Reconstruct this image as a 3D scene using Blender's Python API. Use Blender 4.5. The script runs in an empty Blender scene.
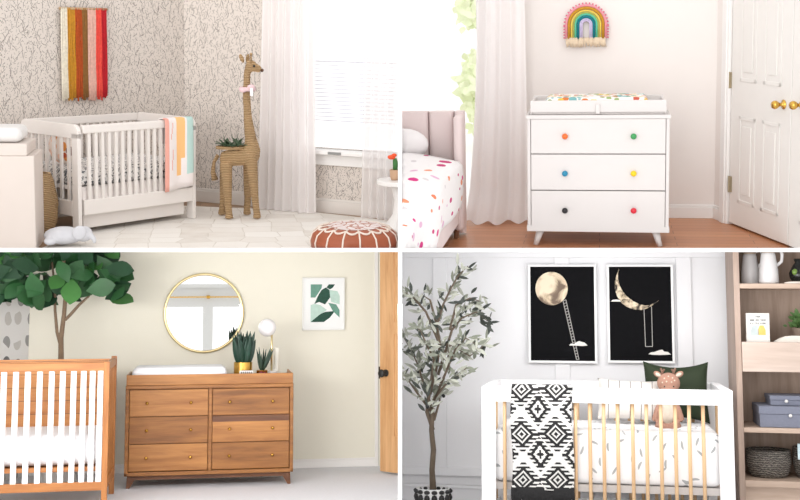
import bpy, bmesh, math, random
from mathutils import Vector as V, Matrix as Mx
random.seed(7)
C = bpy.context.scene.collection
rad = math.radians
sin, cos, pi = math.sin, math.cos, math.pi
# ------------------------------------------------------------------ camera and the four rooms
F, PX, PY = 1150.0, 400.0, 172.0; KD = F/1300
CAM = V((0, 0, 2.4))
def wdir(px, py): return V(((px-PX)/F, 1, (PY-py)/F))
class Room:
    """one of the four stacked rooms: local x right, y away, z up, floor z=0, far wall near y=0"""
    def __init__(s, cx, cy, alpha, D, base, roll=0):
        d = wdir(cx, cy).normalized()
        R = V((0, 1, 0)).rotation_difference(d).to_matrix()
        R = R @ Mx.Rotation(rad(roll), 3, 'Y')
        s.R = R @ Mx.Rotation(rad(alpha), 3, 'X'); s.Rt = s.R.transposed()
        dl = s.Rt @ wdir(cx, base)
        s.cam = V((0, -D, -dl.z/dl.y*D))
        s.M = Mx.Translation(CAM) @ s.R.to_4x4() @ Mx.Translation(-s.cam)
    def ray(s, px, py): return s.Rt @ wdir(px, py)
    def floor(s, px, py, z=0.0):
        d = s.ray(px, py); return s.cam + d*((z-s.cam.z)/d.z)
    def at_y(s, px, py, y=0.0):
        d = s.ray(px, py); return s.cam + d*((y-s.cam.y)/d.y)
    def on(s, px, py, p, n):
        d = s.ray(px, py); return s.cam + d*((p-s.cam).dot(n)/d.dot(n))
    def ppm(s, y): return F/(y-s.cam.y)
R1 = Room(200, 125, 5.2, 12.0*KD, 190)
R2 = Room(600, 125, 6.0, 8.7*KD, 217)
R3 = Room(200, 375, 4.0, 11.5*KD, 471)
R4 = Room(600, 375, 3.0, 8.2*KD, 516)

cd = bpy.data.cameras.new('camera'); cam = bpy.data.objects.new('camera', cd); C.objects.link(cam)
cam.location = CAM; cam.rotation_euler = (pi/2, 0, 0)
cd.sensor_width = 36; cd.lens = 36*F/800; cd.shift_y = -(250-PY)/800; cd.clip_end = 200
bpy.context.scene.camera = cam

# ------------------------------------------------------------------ materials
class NT:
    def __init__(s, name):
        s.mat = bpy.data.materials.new(name); s.mat.use_nodes = True
        s.t = s.mat.node_tree; s.b = s.t.nodes['Principled BSDF']; s.o = s.t.nodes['Material Output']
    def n(s, typ, **k):
        x = s.t.nodes.new(typ)
        for a, b in k.items(): setattr(x, a, b)
        return x
    def put(s, sock, v):
        if isinstance(v, bpy.types.NodeSocket): s.t.links.new(v, sock)
        elif isinstance(v, (tuple, list)) and len(v) == 3 and sock.type == 'RGBA': sock.default_value = (*v, 1)
        else: sock.default_value = v
    def m(s, op, a, b=0.0, c=None):
        x = s.n('ShaderNodeMath', operation=op); s.put(x.inputs[0], a); s.put(x.inputs[1], b)
        if c is not None: s.put(x.inputs[2], c)
        return x.outputs[0]
    def mix(s, f, a, b):
        x = s.n('ShaderNodeMix', data_type='RGBA'); s.put(x.inputs[0], f); s.put(x.inputs[6], a); s.put(x.inputs[7], b)
        return x.outputs[2]
    def co(s, sc=(1, 1, 1), off=(0, 0, 0), rot=(0, 0, 0)):
        tc = s.n('ShaderNodeTexCoord'); mp = s.n('ShaderNodeMapping')
        s.t.links.new(tc.outputs['Object'], mp.inputs[0])
        mp.inputs['Scale'].default_value = sc; mp.inputs['Location'].default_value = off; mp.inputs['Rotation'].default_value = rot
        return mp.outputs[0]
    def noise(s, v, scale, detail=3, dist=0.0):
        x = s.n('ShaderNodeTexNoise'); s.put(x.inputs['Vector'], v); x.inputs['Scale'].default_value = scale
        x.inputs['Detail'].default_value = detail; x.inputs['Distortion'].default_value = dist
        return x.outputs['Fac']
    def ramp(s, f, stops, interp='LINEAR'):
        x = s.n('ShaderNodeValToRGB'); s.put(x.inputs[0], f); e = x.color_ramp; e.interpolation = interp
        while len(e.elements) < len(stops): e.elements.new(0.5)
        for k, (p, c) in zip(e.elements, stops): k.position = p; k.color = (*c, 1)
        return x.outputs[0]
    def bump(s, h, st=0.3, d=0.01):
        x = s.n('ShaderNodeBump'); s.put(x.inputs['Height'], h); x.inputs['Strength'].default_value = st; x.inputs['Distance'].default_value = d
        s.t.links.new(x.outputs[0], s.b.inputs['Normal'])
    def set(s, **k):
        for a, v in k.items(): s.put(s.b.inputs[a.replace('_', ' ')], v)
        return s.mat
_mc = {}
def lin(r, g, b):
    f = lambda c: (c/255/12.92 if c/255 <= .04045 else ((c/255+.055)/1.055)**2.4)
    return (f(r), f(g), f(b))
def plain(name, col, rough=.6, var=.06, sc=9.0, bump=0.0, metallic=0.0, bscale=None, **k):
    if name in _mc: return _mc[name]
    t = NT(name); v = t.co(); f = t.noise(v, sc)
    c = t.mix(f, tuple(min(1, x*(1-var)) for x in col), tuple(min(1, x*(1+var)) for x in col))
    t.set(Base_Color=c, Roughness=rough, Metallic=metallic, **k)
    if bump: t.bump(t.noise(v, bscale or sc*12, 2), bump)
    _mc[name] = t.mat; return t.mat
def wood(name, dark, light, axis='x', rough=.45, sc=1.0, contrast=(.3, .7)):
    if name in _mc: return _mc[name]
    t = NT(name); s3 = {'x': (1.2, 14, 14), 'y': (14, 1.2, 14), 'z': (14, 14, 1.2)}[axis]
    v = t.co(tuple(q*sc for q in s3)); f = t.noise(v, 1.6, 5, .6); g = t.noise(v, 9, 3)
    h = t.m('ADD', t.m('MULTIPLY', f, .8), t.m('MULTIPLY', g, .2))
    t.set(Base_Color=t.ramp(h, [(contrast[0], dark), (contrast[1], light)]), Roughness=rough)
    t.bump(h, .08, .005); _mc[name] = t.mat; return t.mat
def vor(t, v, rnd=1.0, dims='2D'):
    x = t.n('ShaderNodeTexVoronoi', voronoi_dimensions=dims, feature='F1'); t.put(x.inputs['Vector'], v)
    x.inputs['Scale'].default_value = 1.0; x.inputs['Randomness'].default_value = rnd
    return x
def flat(t, v):
    a = t.n('ShaderNodeSeparateXYZ'); t.put(a.inputs[0], v); b = t.n('ShaderNodeCombineXYZ')
    t.t.links.new(a.outputs[0], b.inputs[0]); t.t.links.new(a.outputs[2], b.inputs[1]); return b.outputs[0]
def strokes(t, v, w, l, spread, curve, rnd=1.0):
    """little curved marks, one per voronoi cell, each turned its own way"""
    x = vor(t, v, rnd); d = t.n('ShaderNodeVectorMath', operation='SUBTRACT'); t.put(d.inputs[0], v); t.t.links.new(x.outputs['Position'], d.inputs[1])
    s = t.n('ShaderNodeSeparateXYZ'); t.t.links.new(d.outputs[0], s.inputs[0])
    c = t.n('ShaderNodeSeparateColor'); t.t.links.new(x.outputs['Color'], c.inputs[0])
    a = t.m('MULTIPLY', t.m('SUBTRACT', c.outputs[0], .5), spread); ca, sa = t.m('COSINE', a), t.m('SINE', a)
    X = t.m('ADD', t.m('MULTIPLY', s.outputs[0], ca), t.m('MULTIPLY', s.outputs[1], sa))
    Y = t.m('SUBTRACT', t.m('MULTIPLY', s.outputs[1], ca), t.m('MULTIPLY', s.outputs[0], sa))
    k = t.m('MULTIPLY', t.m('SUBTRACT', c.outputs[1], .5), curve)
    X2 = t.m('ADD', X, t.m('MULTIPLY', t.m('MULTIPLY', Y, Y), k))
    e = t.m('ADD', t.m('POWER', t.m('ABSOLUTE', t.m('DIVIDE', X2, w)), 2.0), t.m('POWER', t.m('ABSOLUTE', t.m('DIVIDE', Y, l)), 2.0))
    return t.m('LESS_THAN', e, 1.0), c, X, Y, x

def grass_paper():
    t = NT('grass sketch wallpaper'); base = lin(217, 208, 200); mk = None
    for i, (sc, w, l, sp, cu) in enumerate([(10, .022, .42, 1.4, 1.6), (13, .028, .36, 2.4, 2.2), (19, .035, .34, 1.8, 2), (30, .05, .24, 6, 1), (44, .09, .16, 6, 1)]):
        v = flat(t, t.co((sc, sc, sc*.8), (i*3.7, 0, i*5.1))); m_ = strokes(t, v, w, l, sp, cu)[0]
        mk = m_ if mk is None else t.m('MAXIMUM', mk, m_)
    n = t.noise(t.co(), 5, 2); dk = t.mix(n, lin(92, 86, 82), lin(170, 160, 152))
    t.set(Base_Color=t.mix(mk, base, dk), Roughness=.8); return t.mat
def moon_paper():
    t = NT('grey moon shape wallpaper'); v = flat(t, t.co((7, 7, 5.5)))
    _, c, X, Y, x = strokes(t, v, .1, .4, 6.3, 0, .25)
    r = t.m('LESS_THAN', x.outputs['Distance'], .31); half = t.m('GREATER_THAN', Y, t.m('MULTIPLY', c.outputs[1], -.3))
    col = t.ramp(c.outputs[2], [(0, lin(120, 122, 124)), (.35, lin(160, 160, 160)), (.7, lin(205, 203, 200))], 'CONSTANT')
    t.set(Base_Color=t.mix(t.m('MULTIPLY', r, half), lin(236, 236, 236), col), Roughness=.8); return t.mat
def floral_sheet(name, base, ink, sc, w, l, layers=3, spread=6.3):
    t = NT(name); mk = None
    for i in range(layers):
        k = sc*(1+.35*i); v3 = t.co((k, k, k), (i*2.3, i*1.1, i*3.1)); s = t.n('ShaderNodeSeparateXYZ'); t.t.links.new(v3, s.inputs[0])
        b = t.n('ShaderNodeCombineXYZ'); t.t.links.new(t.m('ADD', s.outputs[0], t.m('MULTIPLY', s.outputs[1], .31)), b.inputs[0])
        t.t.links.new(t.m('ADD', s.outputs[2], t.m('MULTIPLY', s.outputs[1], .95)), b.inputs[1])
        m_ = strokes(t, b.outputs[0], w, l, spread, 1.5)[0]; mk = m_ if mk is None else t.m('MAXIMUM', mk, m_)
    t.set(Base_Color=t.mix(mk, base, ink), Roughness=.85); t.bump(t.noise(t.co(), 12), .15); return t.mat
def dotted(name, base, cols, sc, r, ys=1.0, uv=False):
    t = NT(name); x = vor(t, t.co((sc, sc*ys, sc)), .85, '3D') if not uv else vor(t, t.n('ShaderNodeTexCoord').outputs['UV'], .85, '2D'); c = t.n('ShaderNodeSeparateColor'); t.t.links.new(x.outputs['Color'], c.inputs[0])
    n = len(cols); col = t.ramp(c.outputs[0], [(i/n, q) for i, q in enumerate(cols)], 'CONSTANT')
    rr = t.m('MULTIPLY', t.m('ADD', c.outputs[1], .45), r)
    t.set(Base_Color=t.mix(t.m('LESS_THAN', x.outputs['Distance'], rr), base, col), Roughness=.85); t.bump(t.noise(t.co(), 18), .5, .02); return t.mat
def planks(name, c1, c2, mortar, width=.13, length=1.2, rot=0.0):
    t = NT(name); b = t.n('ShaderNodeTexBrick'); v = t.co((1, 1, 1), (0, 0, 0), (0, 0, rot)); t.put(b.inputs['Vector'], v)
    b.inputs['Scale'].default_value = 1; b.inputs['Brick Width'].default_value = length; b.inputs['Row Height'].default_value = width
    b.inputs['Mortar Size'].default_value = .002; b.inputs['Color1'].default_value = (*c1, 1); b.inputs['Color2'].default_value = (*c2, 1); b.inputs['Mortar'].default_value = (*mortar, 1)
    g = t.noise(t.co((2, 22, 2), (0, 0, 0), (0, 0, rot)), 1.7, 5, 1.0)
    t.set(Base_Color=t.mix(t.m('MULTIPLY', g, .55), b.outputs['Color'], tuple(q*.45 for q in c1)), Roughness=.35); return t.mat
def hex_rug():
    t = NT('pale patchwork hide rug'); x = vor(t, t.co((4.5, 5.2, 4.5)), .0, '2D'); c = t.n('ShaderNodeSeparateColor')
    t.t.links.new(x.outputs['Color'], c.inputs[0]); e = t.n('ShaderNodeTexVoronoi', voronoi_dimensions='2D', feature='DISTANCE_TO_EDGE')
    t.put(e.inputs['Vector'], t.co((4.5, 5.2, 4.5), (.3, .2, 0))); e.inputs['Scale'].default_value = 1; e.inputs['Randomness'].default_value = .35
    x.inputs['Randomness'].default_value = .35; t.put(x.inputs['Vector'], t.co((4.5, 5.2, 4.5), (.3, .2, 0)))
    col = t.ramp(c.outputs[0], [(0, lin(206, 196, 184)), (.4, lin(226, 219, 210)), (1, lin(240, 236, 230))])
    col = t.mix(t.m('LESS_THAN', e.outputs['Distance'], .02), col, lin(196, 186, 172))
    t.set(Base_Color=t.mix(t.noise(t.co(), 7), col, lin(236, 232, 226)), Roughness=.95); t.bump(t.noise(t.co(), 90), .4); return t.mat
def sheer(name, col, alpha, transl=.5):
    t = NT(name); t.t.nodes.remove(t.b)
    d = t.n('ShaderNodeBsdfDiffuse'); tr = t.n('ShaderNodeBsdfTranslucent'); tp = t.n('ShaderNodeBsdfTransparent')
    n = t.noise(t.co((60, 60, 60)), 2); c = t.mix(n, tuple(q*.95 for q in col), col)
    t.put(d.inputs[0], c); t.put(tr.inputs[0], c); a = t.n('ShaderNodeMixShader'); a.inputs[0].default_value = transl
    t.t.links.new(d.outputs[0], a.inputs[1]); t.t.links.new(tr.outputs[0], a.inputs[2])
    b = t.n('ShaderNodeMixShader'); b.inputs[0].default_value = alpha; t.t.links.new(tp.outputs[0], b.inputs[1]); t.t.links.new(a.outputs[0], b.inputs[2])
    t.t.links.new(b.outputs[0], t.o.inputs[0]); return t.mat
def glass(name, alpha=.06):
    t = NT(name); t.t.nodes.remove(t.b); g = t.n('ShaderNodeBsdfGlossy'); g.inputs['Roughness'].default_value = .02
    tp = t.n('ShaderNodeBsdfTransparent'); b = t.n('ShaderNodeMixShader'); b.inputs[0].default_value = alpha
    t.t.links.new(tp.outputs[0], b.inputs[1]); t.t.links.new(g.outputs[0], b.inputs[2]); t.t.links.new(b.outputs[0], t.o.inputs[0]); return t.mat

# ------------------------------------------------------------------ mesh building
class MB:
    def __init__(s): s.v = []; s.f = []; s.m = []
    def add(s, vs, fs, m=0):
        o = len(s.v); s.v += [tuple(p) for p in vs]; s.f += [tuple(i+o for i in f) for f in fs]; s.m += [m]*len(fs); return s
    def box(s, x0, x1, y0, y1, z0, z1, m=0, mat=None):
        vs = [V((x, y, z)) for z in (z0, z1) for y in (y0, y1) for x in (x0, x1)]
        if mat is not None: vs = [mat @ p for p in vs]
        return s.add(vs, [(0, 2, 3, 1), (4, 5, 7, 6), (0, 1, 5, 4), (2, 6, 7, 3), (0, 4, 6, 2), (1, 3, 7, 5)], m)
    def tube(s, pts, r, n=10, m=0, cap=True):
        pts = [V(p) for p in pts]; k = len(pts); rr = r if isinstance(r, (list, tuple)) else [r]*k; vs = []; up = V((0, 0, 1))
        t0 = (pts[1]-pts[0]).normalized(); a = t0.cross(up if abs(t0.dot(up)) < .95 else V((1, 0, 0))).normalized()
        for i, p in enumerate(pts):
            t = (pts[min(i+1, k-1)]-pts[max(i-1, 0)]).normalized(); a = (a-t*a.dot(t)).normalized(); b = t.cross(a)
            for j in range(n):
                q = 2*pi*j/n; vs.append(p+(a*cos(q)+b*sin(q))*rr[i])
        fs = [(i*n+j, i*n+(j+1) % n, (i+1)*n+(j+1) % n, (i+1)*n+j) for i in range(k-1) for j in range(n)]
        if cap: fs += [tuple(range(n))[::-1], tuple((k-1)*n+j for j in range(n))]
        return s.add(vs, fs, m)
    def lathe(s, prof, n=24, c=(0, 0, 0), m=0, cap=True, mat=None):
        c = V(c); vs = []
        for r, z in prof:
            for j in range(n): p = V((r*cos(2*pi*j/n), r*sin(2*pi*j/n), z)); vs.append((mat @ p if mat is not None else p)+c)
        k = len(prof); fs = [(i*n+j, i*n+(j+1) % n, (i+1)*n+(j+1) % n, (i+1)*n+j) for i in range(k-1) for j in range(n)]
        if cap: fs += [tuple(range(n))[::-1], tuple((k-1)*n+j for j in range(n))]
        return s.add(vs, fs, m)
    def ell(s, c, r, m=0, n=16, mat=None):
        k = n//2+1; prof = [(max(1e-4, sin(pi*i/(k-1))), -cos(pi*i/(k-1))) for i in range(k)]
        S = Mx.Diagonal(V(r)); S = (mat @ S) if mat is not None else S
        return s.lathe(prof, n, c, m, True, S)
    def grid(s, fn, nu, nv, m=0, mf=None, closed=False):
        vs = [fn(i/nu, j/nv) for j in range(nv+1) for i in range(nu+(0 if closed else 1))]; w = nu+(0 if closed else 1)
        for j in range(nv):
            for i in range(nu):
                pass
        o = len(s.v); s.v += [tuple(p) for p in vs]
        for j in range(nv):
            for i in range(nu):
                s.f.append((o+j*w+i, o+j*w+(i+1) % w, o+(j+1)*w+(i+1) % w, o+(j+1)*w+i)); s.m.append(mf(i, j) if mf else m)
        return s
    def prism(s, pts, y0, y1, m=0, mat=None):
        """polygon in x,z pushed through y0..y1"""
        n = len(pts); vs = [V((x, y, z)) for y in (y0, y1) for x, z in pts]
        if mat is not None: vs = [mat @ p for p in vs]
        return s.add(vs, [tuple(range(n)), tuple(range(2*n-1, n-1, -1))]+[(i, i+n, (i+1) % n+n, (i+1) % n) for i in range(n)], m)
    def mesh(s, name, mats, smooth, fix):
        me = bpy.data.meshes.new(name); me.from_pydata(s.v, [], s.f)
        for q in (mats if isinstance(mats, (list, tuple)) else [mats]): me.materials.append(q)
        me.polygons.foreach_set('material_index', s.m)
        if fix:
            bm = bmesh.new(); bm.from_mesh(me); bmesh.ops.recalc_face_normals(bm, faces=bm.faces); bm.to_mesh(me); bm.free()
        if smooth: me.polygons.foreach_set('use_smooth', [True]*len(me.polygons))
        me.update(); return me
def dress(o, bevel=0, solid=0, subsurf=0, remesh=0, seg=2):
    if remesh:
        q = o.modifiers.new('r', 'REMESH'); q.mode = 'VOXEL'; q.voxel_size = remesh; q.use_smooth_shade = True
        q = o.modifiers.new('s', 'SMOOTH'); q.iterations = 6; q.factor = .6
    if solid: q = o.modifiers.new('t', 'SOLIDIFY'); q.thickness = solid; q.offset = 0
    if bevel: q = o.modifiers.new('b', 'BEVEL'); q.width = bevel; q.segments = seg; q.limit_method = 'ANGLE'; q.angle_limit = rad(40)
    if subsurf: q = o.modifiers.new('u', 'SUBSURF'); q.levels = subsurf; q.render_levels = subsurf
    return o
def part(name, mb, mats, parent, smooth=False, label=None, fix=True, **k):
    o = bpy.data.objects.new(name, mb.mesh(name, mats, smooth, fix)); C.objects.link(o); o.parent = parent
    if label: o['label'] = label
    return dress(o, **k)
def tag(o, label, cat, group=None, kind=None):
    o['label'] = label; o['category'] = cat
    if group: o['group'] = group
    if kind: o['kind'] = kind
    return o
def pose(room, loc=(0, 0, 0), rz=0.0, extra=None):
    m = room.M @ Mx.Translation(V(loc)) @ Mx.Rotation(rz, 4, 'Z')
    return m @ extra if extra is not None else m
def thing(room, name, label, cat, loc=(0, 0, 0), rz=0.0, group=None, extra=None, kind=None):
    o = bpy.data.objects.new(name, None); C.objects.link(o); o.empty_display_size = .1
    o.matrix_world = pose(room, loc, rz, extra); return tag(o, label, cat, group, kind)
def solo(room, name, mb, mats, label, cat, loc=(0, 0, 0), rz=0.0, group=None, extra=None, kind=None, smooth=False, fix=True, **k):
    o = bpy.data.objects.new(name, mb.mesh(name, mats, smooth, fix)); C.objects.link(o)
    o.matrix_world = pose(room, loc, rz, extra); tag(o, label, cat, group, kind); return dress(o, **k)
def struct(room, name, mb, mats, label, loc=(0, 0, 0), rz=0.0, **k):
    return solo(room, name, mb, mats, label, name.split('_')[0], loc, rz, kind='structure', **k)
CUTS = []
def cut(o, **k): CUTS.append((o, k)); return o        # things that run on past a partition end against it
def leaf(mb, base, dirv, nrm, L, W, droop=.15, m=0, nseg=5, fold=.12, tip=1.0, shape=.9):
    d = dirv.normalized(); n = (nrm-d*nrm.dot(d)).normalized(); sd = d.cross(n); vs = []
    for i in range(nseg+1):
        t = i/nseg; w = W*.5*(sin(pi*t**shape)**.8 if 0 < t < 1 else .03); c = base+d*L*t-n*(droop*L*t*t)
        vs += [c-sd*w+n*fold*w, c, c+sd*w+n*fold*w]
    fs = []
    for i in range(nseg): a = i*3; fs += [(a, a+1, a+4, a+3), (a+1, a+2, a+5, a+4)]
    mb.add(vs, fs, m)
def rv(): return V((random.uniform(-1, 1), random.uniform(-1, 1), random.uniform(-1, 1)))
def curtain_fn(A, B, zt, zb, folds, amp, flare=0.0, side=V((0, -1, 0)), seed=0):
    def fn(u, v):
        a = amp*(.6+.5*v); w = sin(2*pi*folds*u+seed)*a+sin(2*pi*folds*.37*u+1.3+seed)*a*.6
        p = A.lerp(B, u+flare*v*v*(u-.5)); return V((p.x, p.y, zt+(zb-zt)*v))+side*(w+.02*v)
    return fn
WHITE = plain('white lacquer', lin(238, 236, 234), .4, .02)
WPAINT = plain('white wall paint', lin(232, 230, 228), .75, .02)
BLACKM = plain('matt black', (.012, .012, .012), .5, .1)
BRASS = plain('polished brass', lin(214, 170, 84), .22, .05, metallic=1.0)
GOLD = plain('satin gold', lin(232, 214, 164), .3, .05, metallic=1.0)
LEAFDK = plain('deep green leaf', lin(30, 66, 42), .4, .35, 20)
GLASS = glass('window glass')
# ================================================================== ROOM 1: wallpapered nursery with a wicker giraffe
r = R1
PSI = rad(40)
near = r.floor(79, 238); near.z = 0
ld = V((cos(PSI), sin(PSI), 0)); wd = V((-sin(PSI), cos(PSI), 0))
CW, CH = .72, .87*.95
ff = r.on(196, 214, near, wd); CL = (ff-near).dot(ld)
print('crib1 L', CL, 'H px', r.ppm(near.y))
CH = (r.on(75, 127.5, near, wd)).z
print('H', CH)
wp = near + wd*(CW+.12)                                   # a point on the left wall
def wl(px, py): return r.on(px, py, wp, wd)
# corner where the wall is seen at px 185
lo_, hi_ = 150, 260
for _ in range(40):
    mid = (lo_+hi_)/2
    if wl(185, mid).z > 0: lo_ = mid
    else: hi_ = mid
corner = wl(185, (lo_+hi_)/2); corner.z = 0
PS2 = rad(32); rd = V((cos(PS2), -sin(PS2), 0)); rn = V((-sin(PS2), -cos(PS2), 0))
def wr(px, py, off=0.0): return r.on(px, py, corner+rn*off, rn)
def rx_(px, py, off=0.0): q = wr(px, py, off); return ((q-corner).dot(rd), q.z)
print('R1 corner y', (lo_+hi_)/2, 'wall-right base at 314:', end=' ')
for yy in range(180, 250):
    if wr(314, yy).z < 0: print(yy); break
PAPER = grass_paper()
HT = 3.2
struct(r, 'wall_left', MB().box(-4.2, .0, 0, .1, -.2, HT), PAPER, 'wallpapered wall behind the crib with the woven yarn hanging', corner, PSI)
# window opening in the right wall
x0, zs = rx_(296, 147); x1, _ = rx_(366, 151); xe = 5.0; zt = HT
WX1 = rx_(404, 100)[0]
mb = MB().box(0, x0, 0, .1, -.2, HT).box(x0, WX1, 0, .1, -.2, zs).box(WX1, xe, 0, .1, -.2, HT)
wall = struct(r, 'wall_right', mb, PAPER, 'wallpapered wall with the bright window and sheer curtains', corner, -PS2); cut(wall, px=398.1, keep='left'); cut(wall, py=248.2, keep='up')
BB = plain('white baseboard paint', lin(226, 220, 214), .45, .02)
cut(struct(r, 'baseboard_right', MB().box(0, xe, -.02, 0, 0, .1).box(0, xe, -.012, 0, .1, .12), BB, 'white baseboard under the window wallpaper', corner, -PS2, bevel=.004), px=398.1, keep='left')
struct(r, 'baseboard_left', MB().box(-4.2, 0, -.02, 0, 0, .1).box(-4.2, 0, -.012, 0, .1, .12), BB, 'white baseboard on the wall behind the crib', corner, PSI, bevel=.004)
fl = struct(r, 'floor', MB().box(-5, 4, -6, 3, -.08, 0), planks('warm tan plank floor', lin(176, 140, 106), lin(160, 124, 92), lin(110, 80, 56)), 'tan wooden floor of the wallpapered nursery')
cut(fl, px=398.1, keep='left'); cut(fl, py=248.2, keep='up')
# window
SLAT_ = plain('window frame white', (.96, .96, .97), .5, .01)
wn = thing(r, 'window_1', 'bright nursery window with white sill and lowered slat blind', 'window', corner, -PS2, kind='structure')
cut(part('window_frame', MB().box(x0-.07, x0, -.03, .02, zs, HT).box(WX1, WX1+.07, -.03, .02, zs, HT).box(x0, WX1, .03, .07, rx_(340, 62)[1]-.004, rx_(340, 62)[1]+.004), SLAT_, wn, bevel=.002), px=398.1, keep='left')
cut(part('window_sill', MB().box(x0-.12, WX1+.12, -.11, .05, zs-.035, zs).box(x0-.1, WX1+.1, -.03, .0, zs-.13, zs-.035), WHITE, wn, bevel=.005), px=398.1, keep='left')
cut(part('window_glass', MB().box(x0, WX1, .05, .055, zs, HT), GLASS, wn), px=398.1, keep='left')
SLAT = sheer('pale blind slat', lin(236, 236, 244), 1.0, .6)
bl = MB(); z_t, z_b = rx_(315, 58)[1], rx_(315, 120)[1]
k = 0; z = z_b
while z < z_t+.02:
    bl.box(x0+.02, WX1-.02, -.006, .016, z, z+.004, 0, Mx.Identity(4)); z += .032
cut(part('blind', bl, SLAT, wn, label='pale horizontal slat blind'), px=398.1, keep='left')
xa, za = rx_(340, 149)
part('window_latch', MB().box(xa-.05, xa+.06, -.125, -.11, zs-.028, zs-.008), plain('grey metal', lin(140, 140, 138), .4, .05), wn, label='grey metal latch')
# rug
RUG = hex_rug()
g1, g2 = r.floor(212, 203), r.floor(150, 260)
mb = MB(); pts = [r.floor(150, 206), r.floor(300, 212), r.floor(420, 226), r.floor(420, 262), r.floor(20, 262), r.floor(75, 232)]
pts = [(p.x, p.y) for p in pts]; n = len(pts)
mb.add([(x, y, z) for z in (.002, .014) for x, y in pts], [tuple(range(n))[::-1], tuple(range(n, 2*n))]+[(i, (i+1) % n, (i+1) % n+n, i+n) for i in range(n)])
rug = solo(r, 'patchwork_rug', mb, RUG, 'pale cream patchwork rug of hexagon pieces on the nursery floor', 'rug'); cut(rug, px=398.1, keep='left'); cut(rug, py=248.2, keep='up')
Z0 = .015
# ---- crib
CRW = plain('warm white crib paint', lin(232, 226, 221), .4, .02)
cr = thing(r, 'slatted_crib', 'white slatted crib on short legs against the grassy wallpaper', 'crib', near+V((0, 0, Z0)), PSI)
H = CH
part('top_rail', MB().box(.05, CL-.03, -.0, .035, H-.065, H-.005), CRW, cr, bevel=.008)
part('bottom_rail', MB().box(.05, CL-.03, .0, .035, .14, .25), CRW, cr, bevel=.005)
part('base_board', MB().box(.08, CL-.07, .06, .09, .035, .15), CRW, cr, bevel=.004)
part('back_rail', MB().box(.03, CL-.03, CW-.035, CW, H-.065, H-.005).box(.03, CL-.03, CW-.035, CW, .14, .25), CRW, cr, bevel=.006)
part('mattress_support', MB().box(.03, CL-.03, .04, CW-.04, .315, .34), CRW, cr)
NS = 16
for i in range(NS):
    x = .105+(CL-.2)*i/(NS-1)
    part('spindle', MB().box(x-.012, x+.012, .008, .026, .24, H-.05), CRW, cr)
    part('spindle', MB().box(x-.012, x+.012, CW-.026, CW-.008, .24, H-.05), CRW, cr)
for xx in (0, CL-.03):
    prof = [(0, 0), (0, H-.05), (.02, H-.015), (.06, H), (CW-.06, H), (CW-.02, H-.015), (CW, H-.05), (CW, 0), (CW-.07, 0), (CW-.07, .13), (.07, .13), (.07, 0)]
    # outline with opening: posts, top band and foot band
    e = MB(); T = .032
    for a, b, c, d in [(0, .075, 0, H-.06), (CW-.075, CW, 0, H-.06), (.075, CW-.075, .13, .24)]: e.box(xx, xx+T, a, b, c, d)
    top = [(0, H-.1), (0, H-.04), (.015, H-.015), (.045, H), (CW-.045, H), (CW-.015, H-.015), (CW, H-.04), (CW, H-.1)]
    m4 = Mx(((0, 1, 0, xx), (1, 0, 0, 0), (0, 0, 1, 0), (0, 0, 0, 1)))
    e.prism(top, 0, T, 0, m4)
    ep = part('end_panel', e, CRW, cr, bevel=.004)
    for i in range(6):
        y = .13+(CW-.26)*i/5
        part('spindle', MB().box(xx+.008, xx+.024, y-.013, y+.013, .2, H-.05), CRW, ep)
FLOR = floral_sheet('dark floral crib sheet', lin(236, 233, 230), lin(96, 100, 104), 22, .11, .33)
m_ = MB().box(.045, CL-.045, .045, CW-.045, .345, .465)
ms = solo(r, 'crib_mattress', m_, FLOR, 'crib mattress under a white sheet with dark sprigs, inside the white slatted crib', 'mattress', near+V((0, 0, Z0)), PSI, bevel=.03, seg=4, smooth=True)
SK = plain('white crib skirt', lin(236, 228, 224), .9, .03)
solo(r, 'crib_skirt', MB().grid(curtain_fn(V((.05, .042, 0)), V((CL-.05, .042, 0)), .34, .16, 14, .006), 120, 4), SK, 'white gathered skirt hanging below the crib mattress', 'crib skirt', near+V((0, 0, Z0)), PSI, smooth=True, solid=.004, fix=False)
# cushions inside
CUSH = dotted('rust and cream cushion print', lin(238, 224, 214), [lin(196, 92, 60), lin(228, 150, 80), lin(120, 60, 50), lin(240, 200, 180)], 17, .42)
solo(r, 'patterned_cushion', MB().ell((0, 0, 0), (.05, .17, .12), 0, 20), CUSH, 'rust and cream patterned cushion standing at the near end of the crib', 'cushion', near+ld*.12+wd*.36+V((0, 0, Z0+.592)), PSI, smooth=True)
# blanket over the front rail (at the far end)
bx0, bx1 = CL*.70, CL*.955
bm_ = [plain('blanket white', lin(240, 232, 230), .9, .03), plain('blanket pink', lin(236, 170, 156), .9, .04), plain('blanket apricot', lin(244, 192, 130), .9, .04), plain('blanket mint', lin(190, 220, 214), .9, .04)]
prof = [(-.022, .27), (-.018, .42), (-.014, .65), (-.013, H-.02), (-.008, H+.004), (.0175, H+.008), (.043, H+.004), (.048, H-.02), (.05, H-.12), (.052, .6)]
def bfn(u, v):
    t = v*(len(prof)-1); i = min(int(t), len(prof)-2); q = t-i; y = prof[i][0]*(1-q)+prof[i+1][0]*q; z = prof[i][1]*(1-q)+prof[i+1][1]*q
    if v < .5: z += .06*(1-u)*(1-v*2)*-.5
    return V((bx0+(bx1-bx0)*u+.01*sin(5*v), y-.004-(.006*sin(u*9+v*3) if v < .45 else 0), z))
def bcol(i, j):
    u, v = i/32, j/27
    if v > .55: return 0
    if u < .1 and v < .5: return 1
    if .16 < u < .28 and .10 < v < .3 and (i*3+j) % 4 == 0: return 1
    if .40 < u < .56 and v > .07: return 2
    if .56 < u < .68 and v > .13: return 2
    if .74 < u < .98 and v > .05: return 3
    return 0
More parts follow.
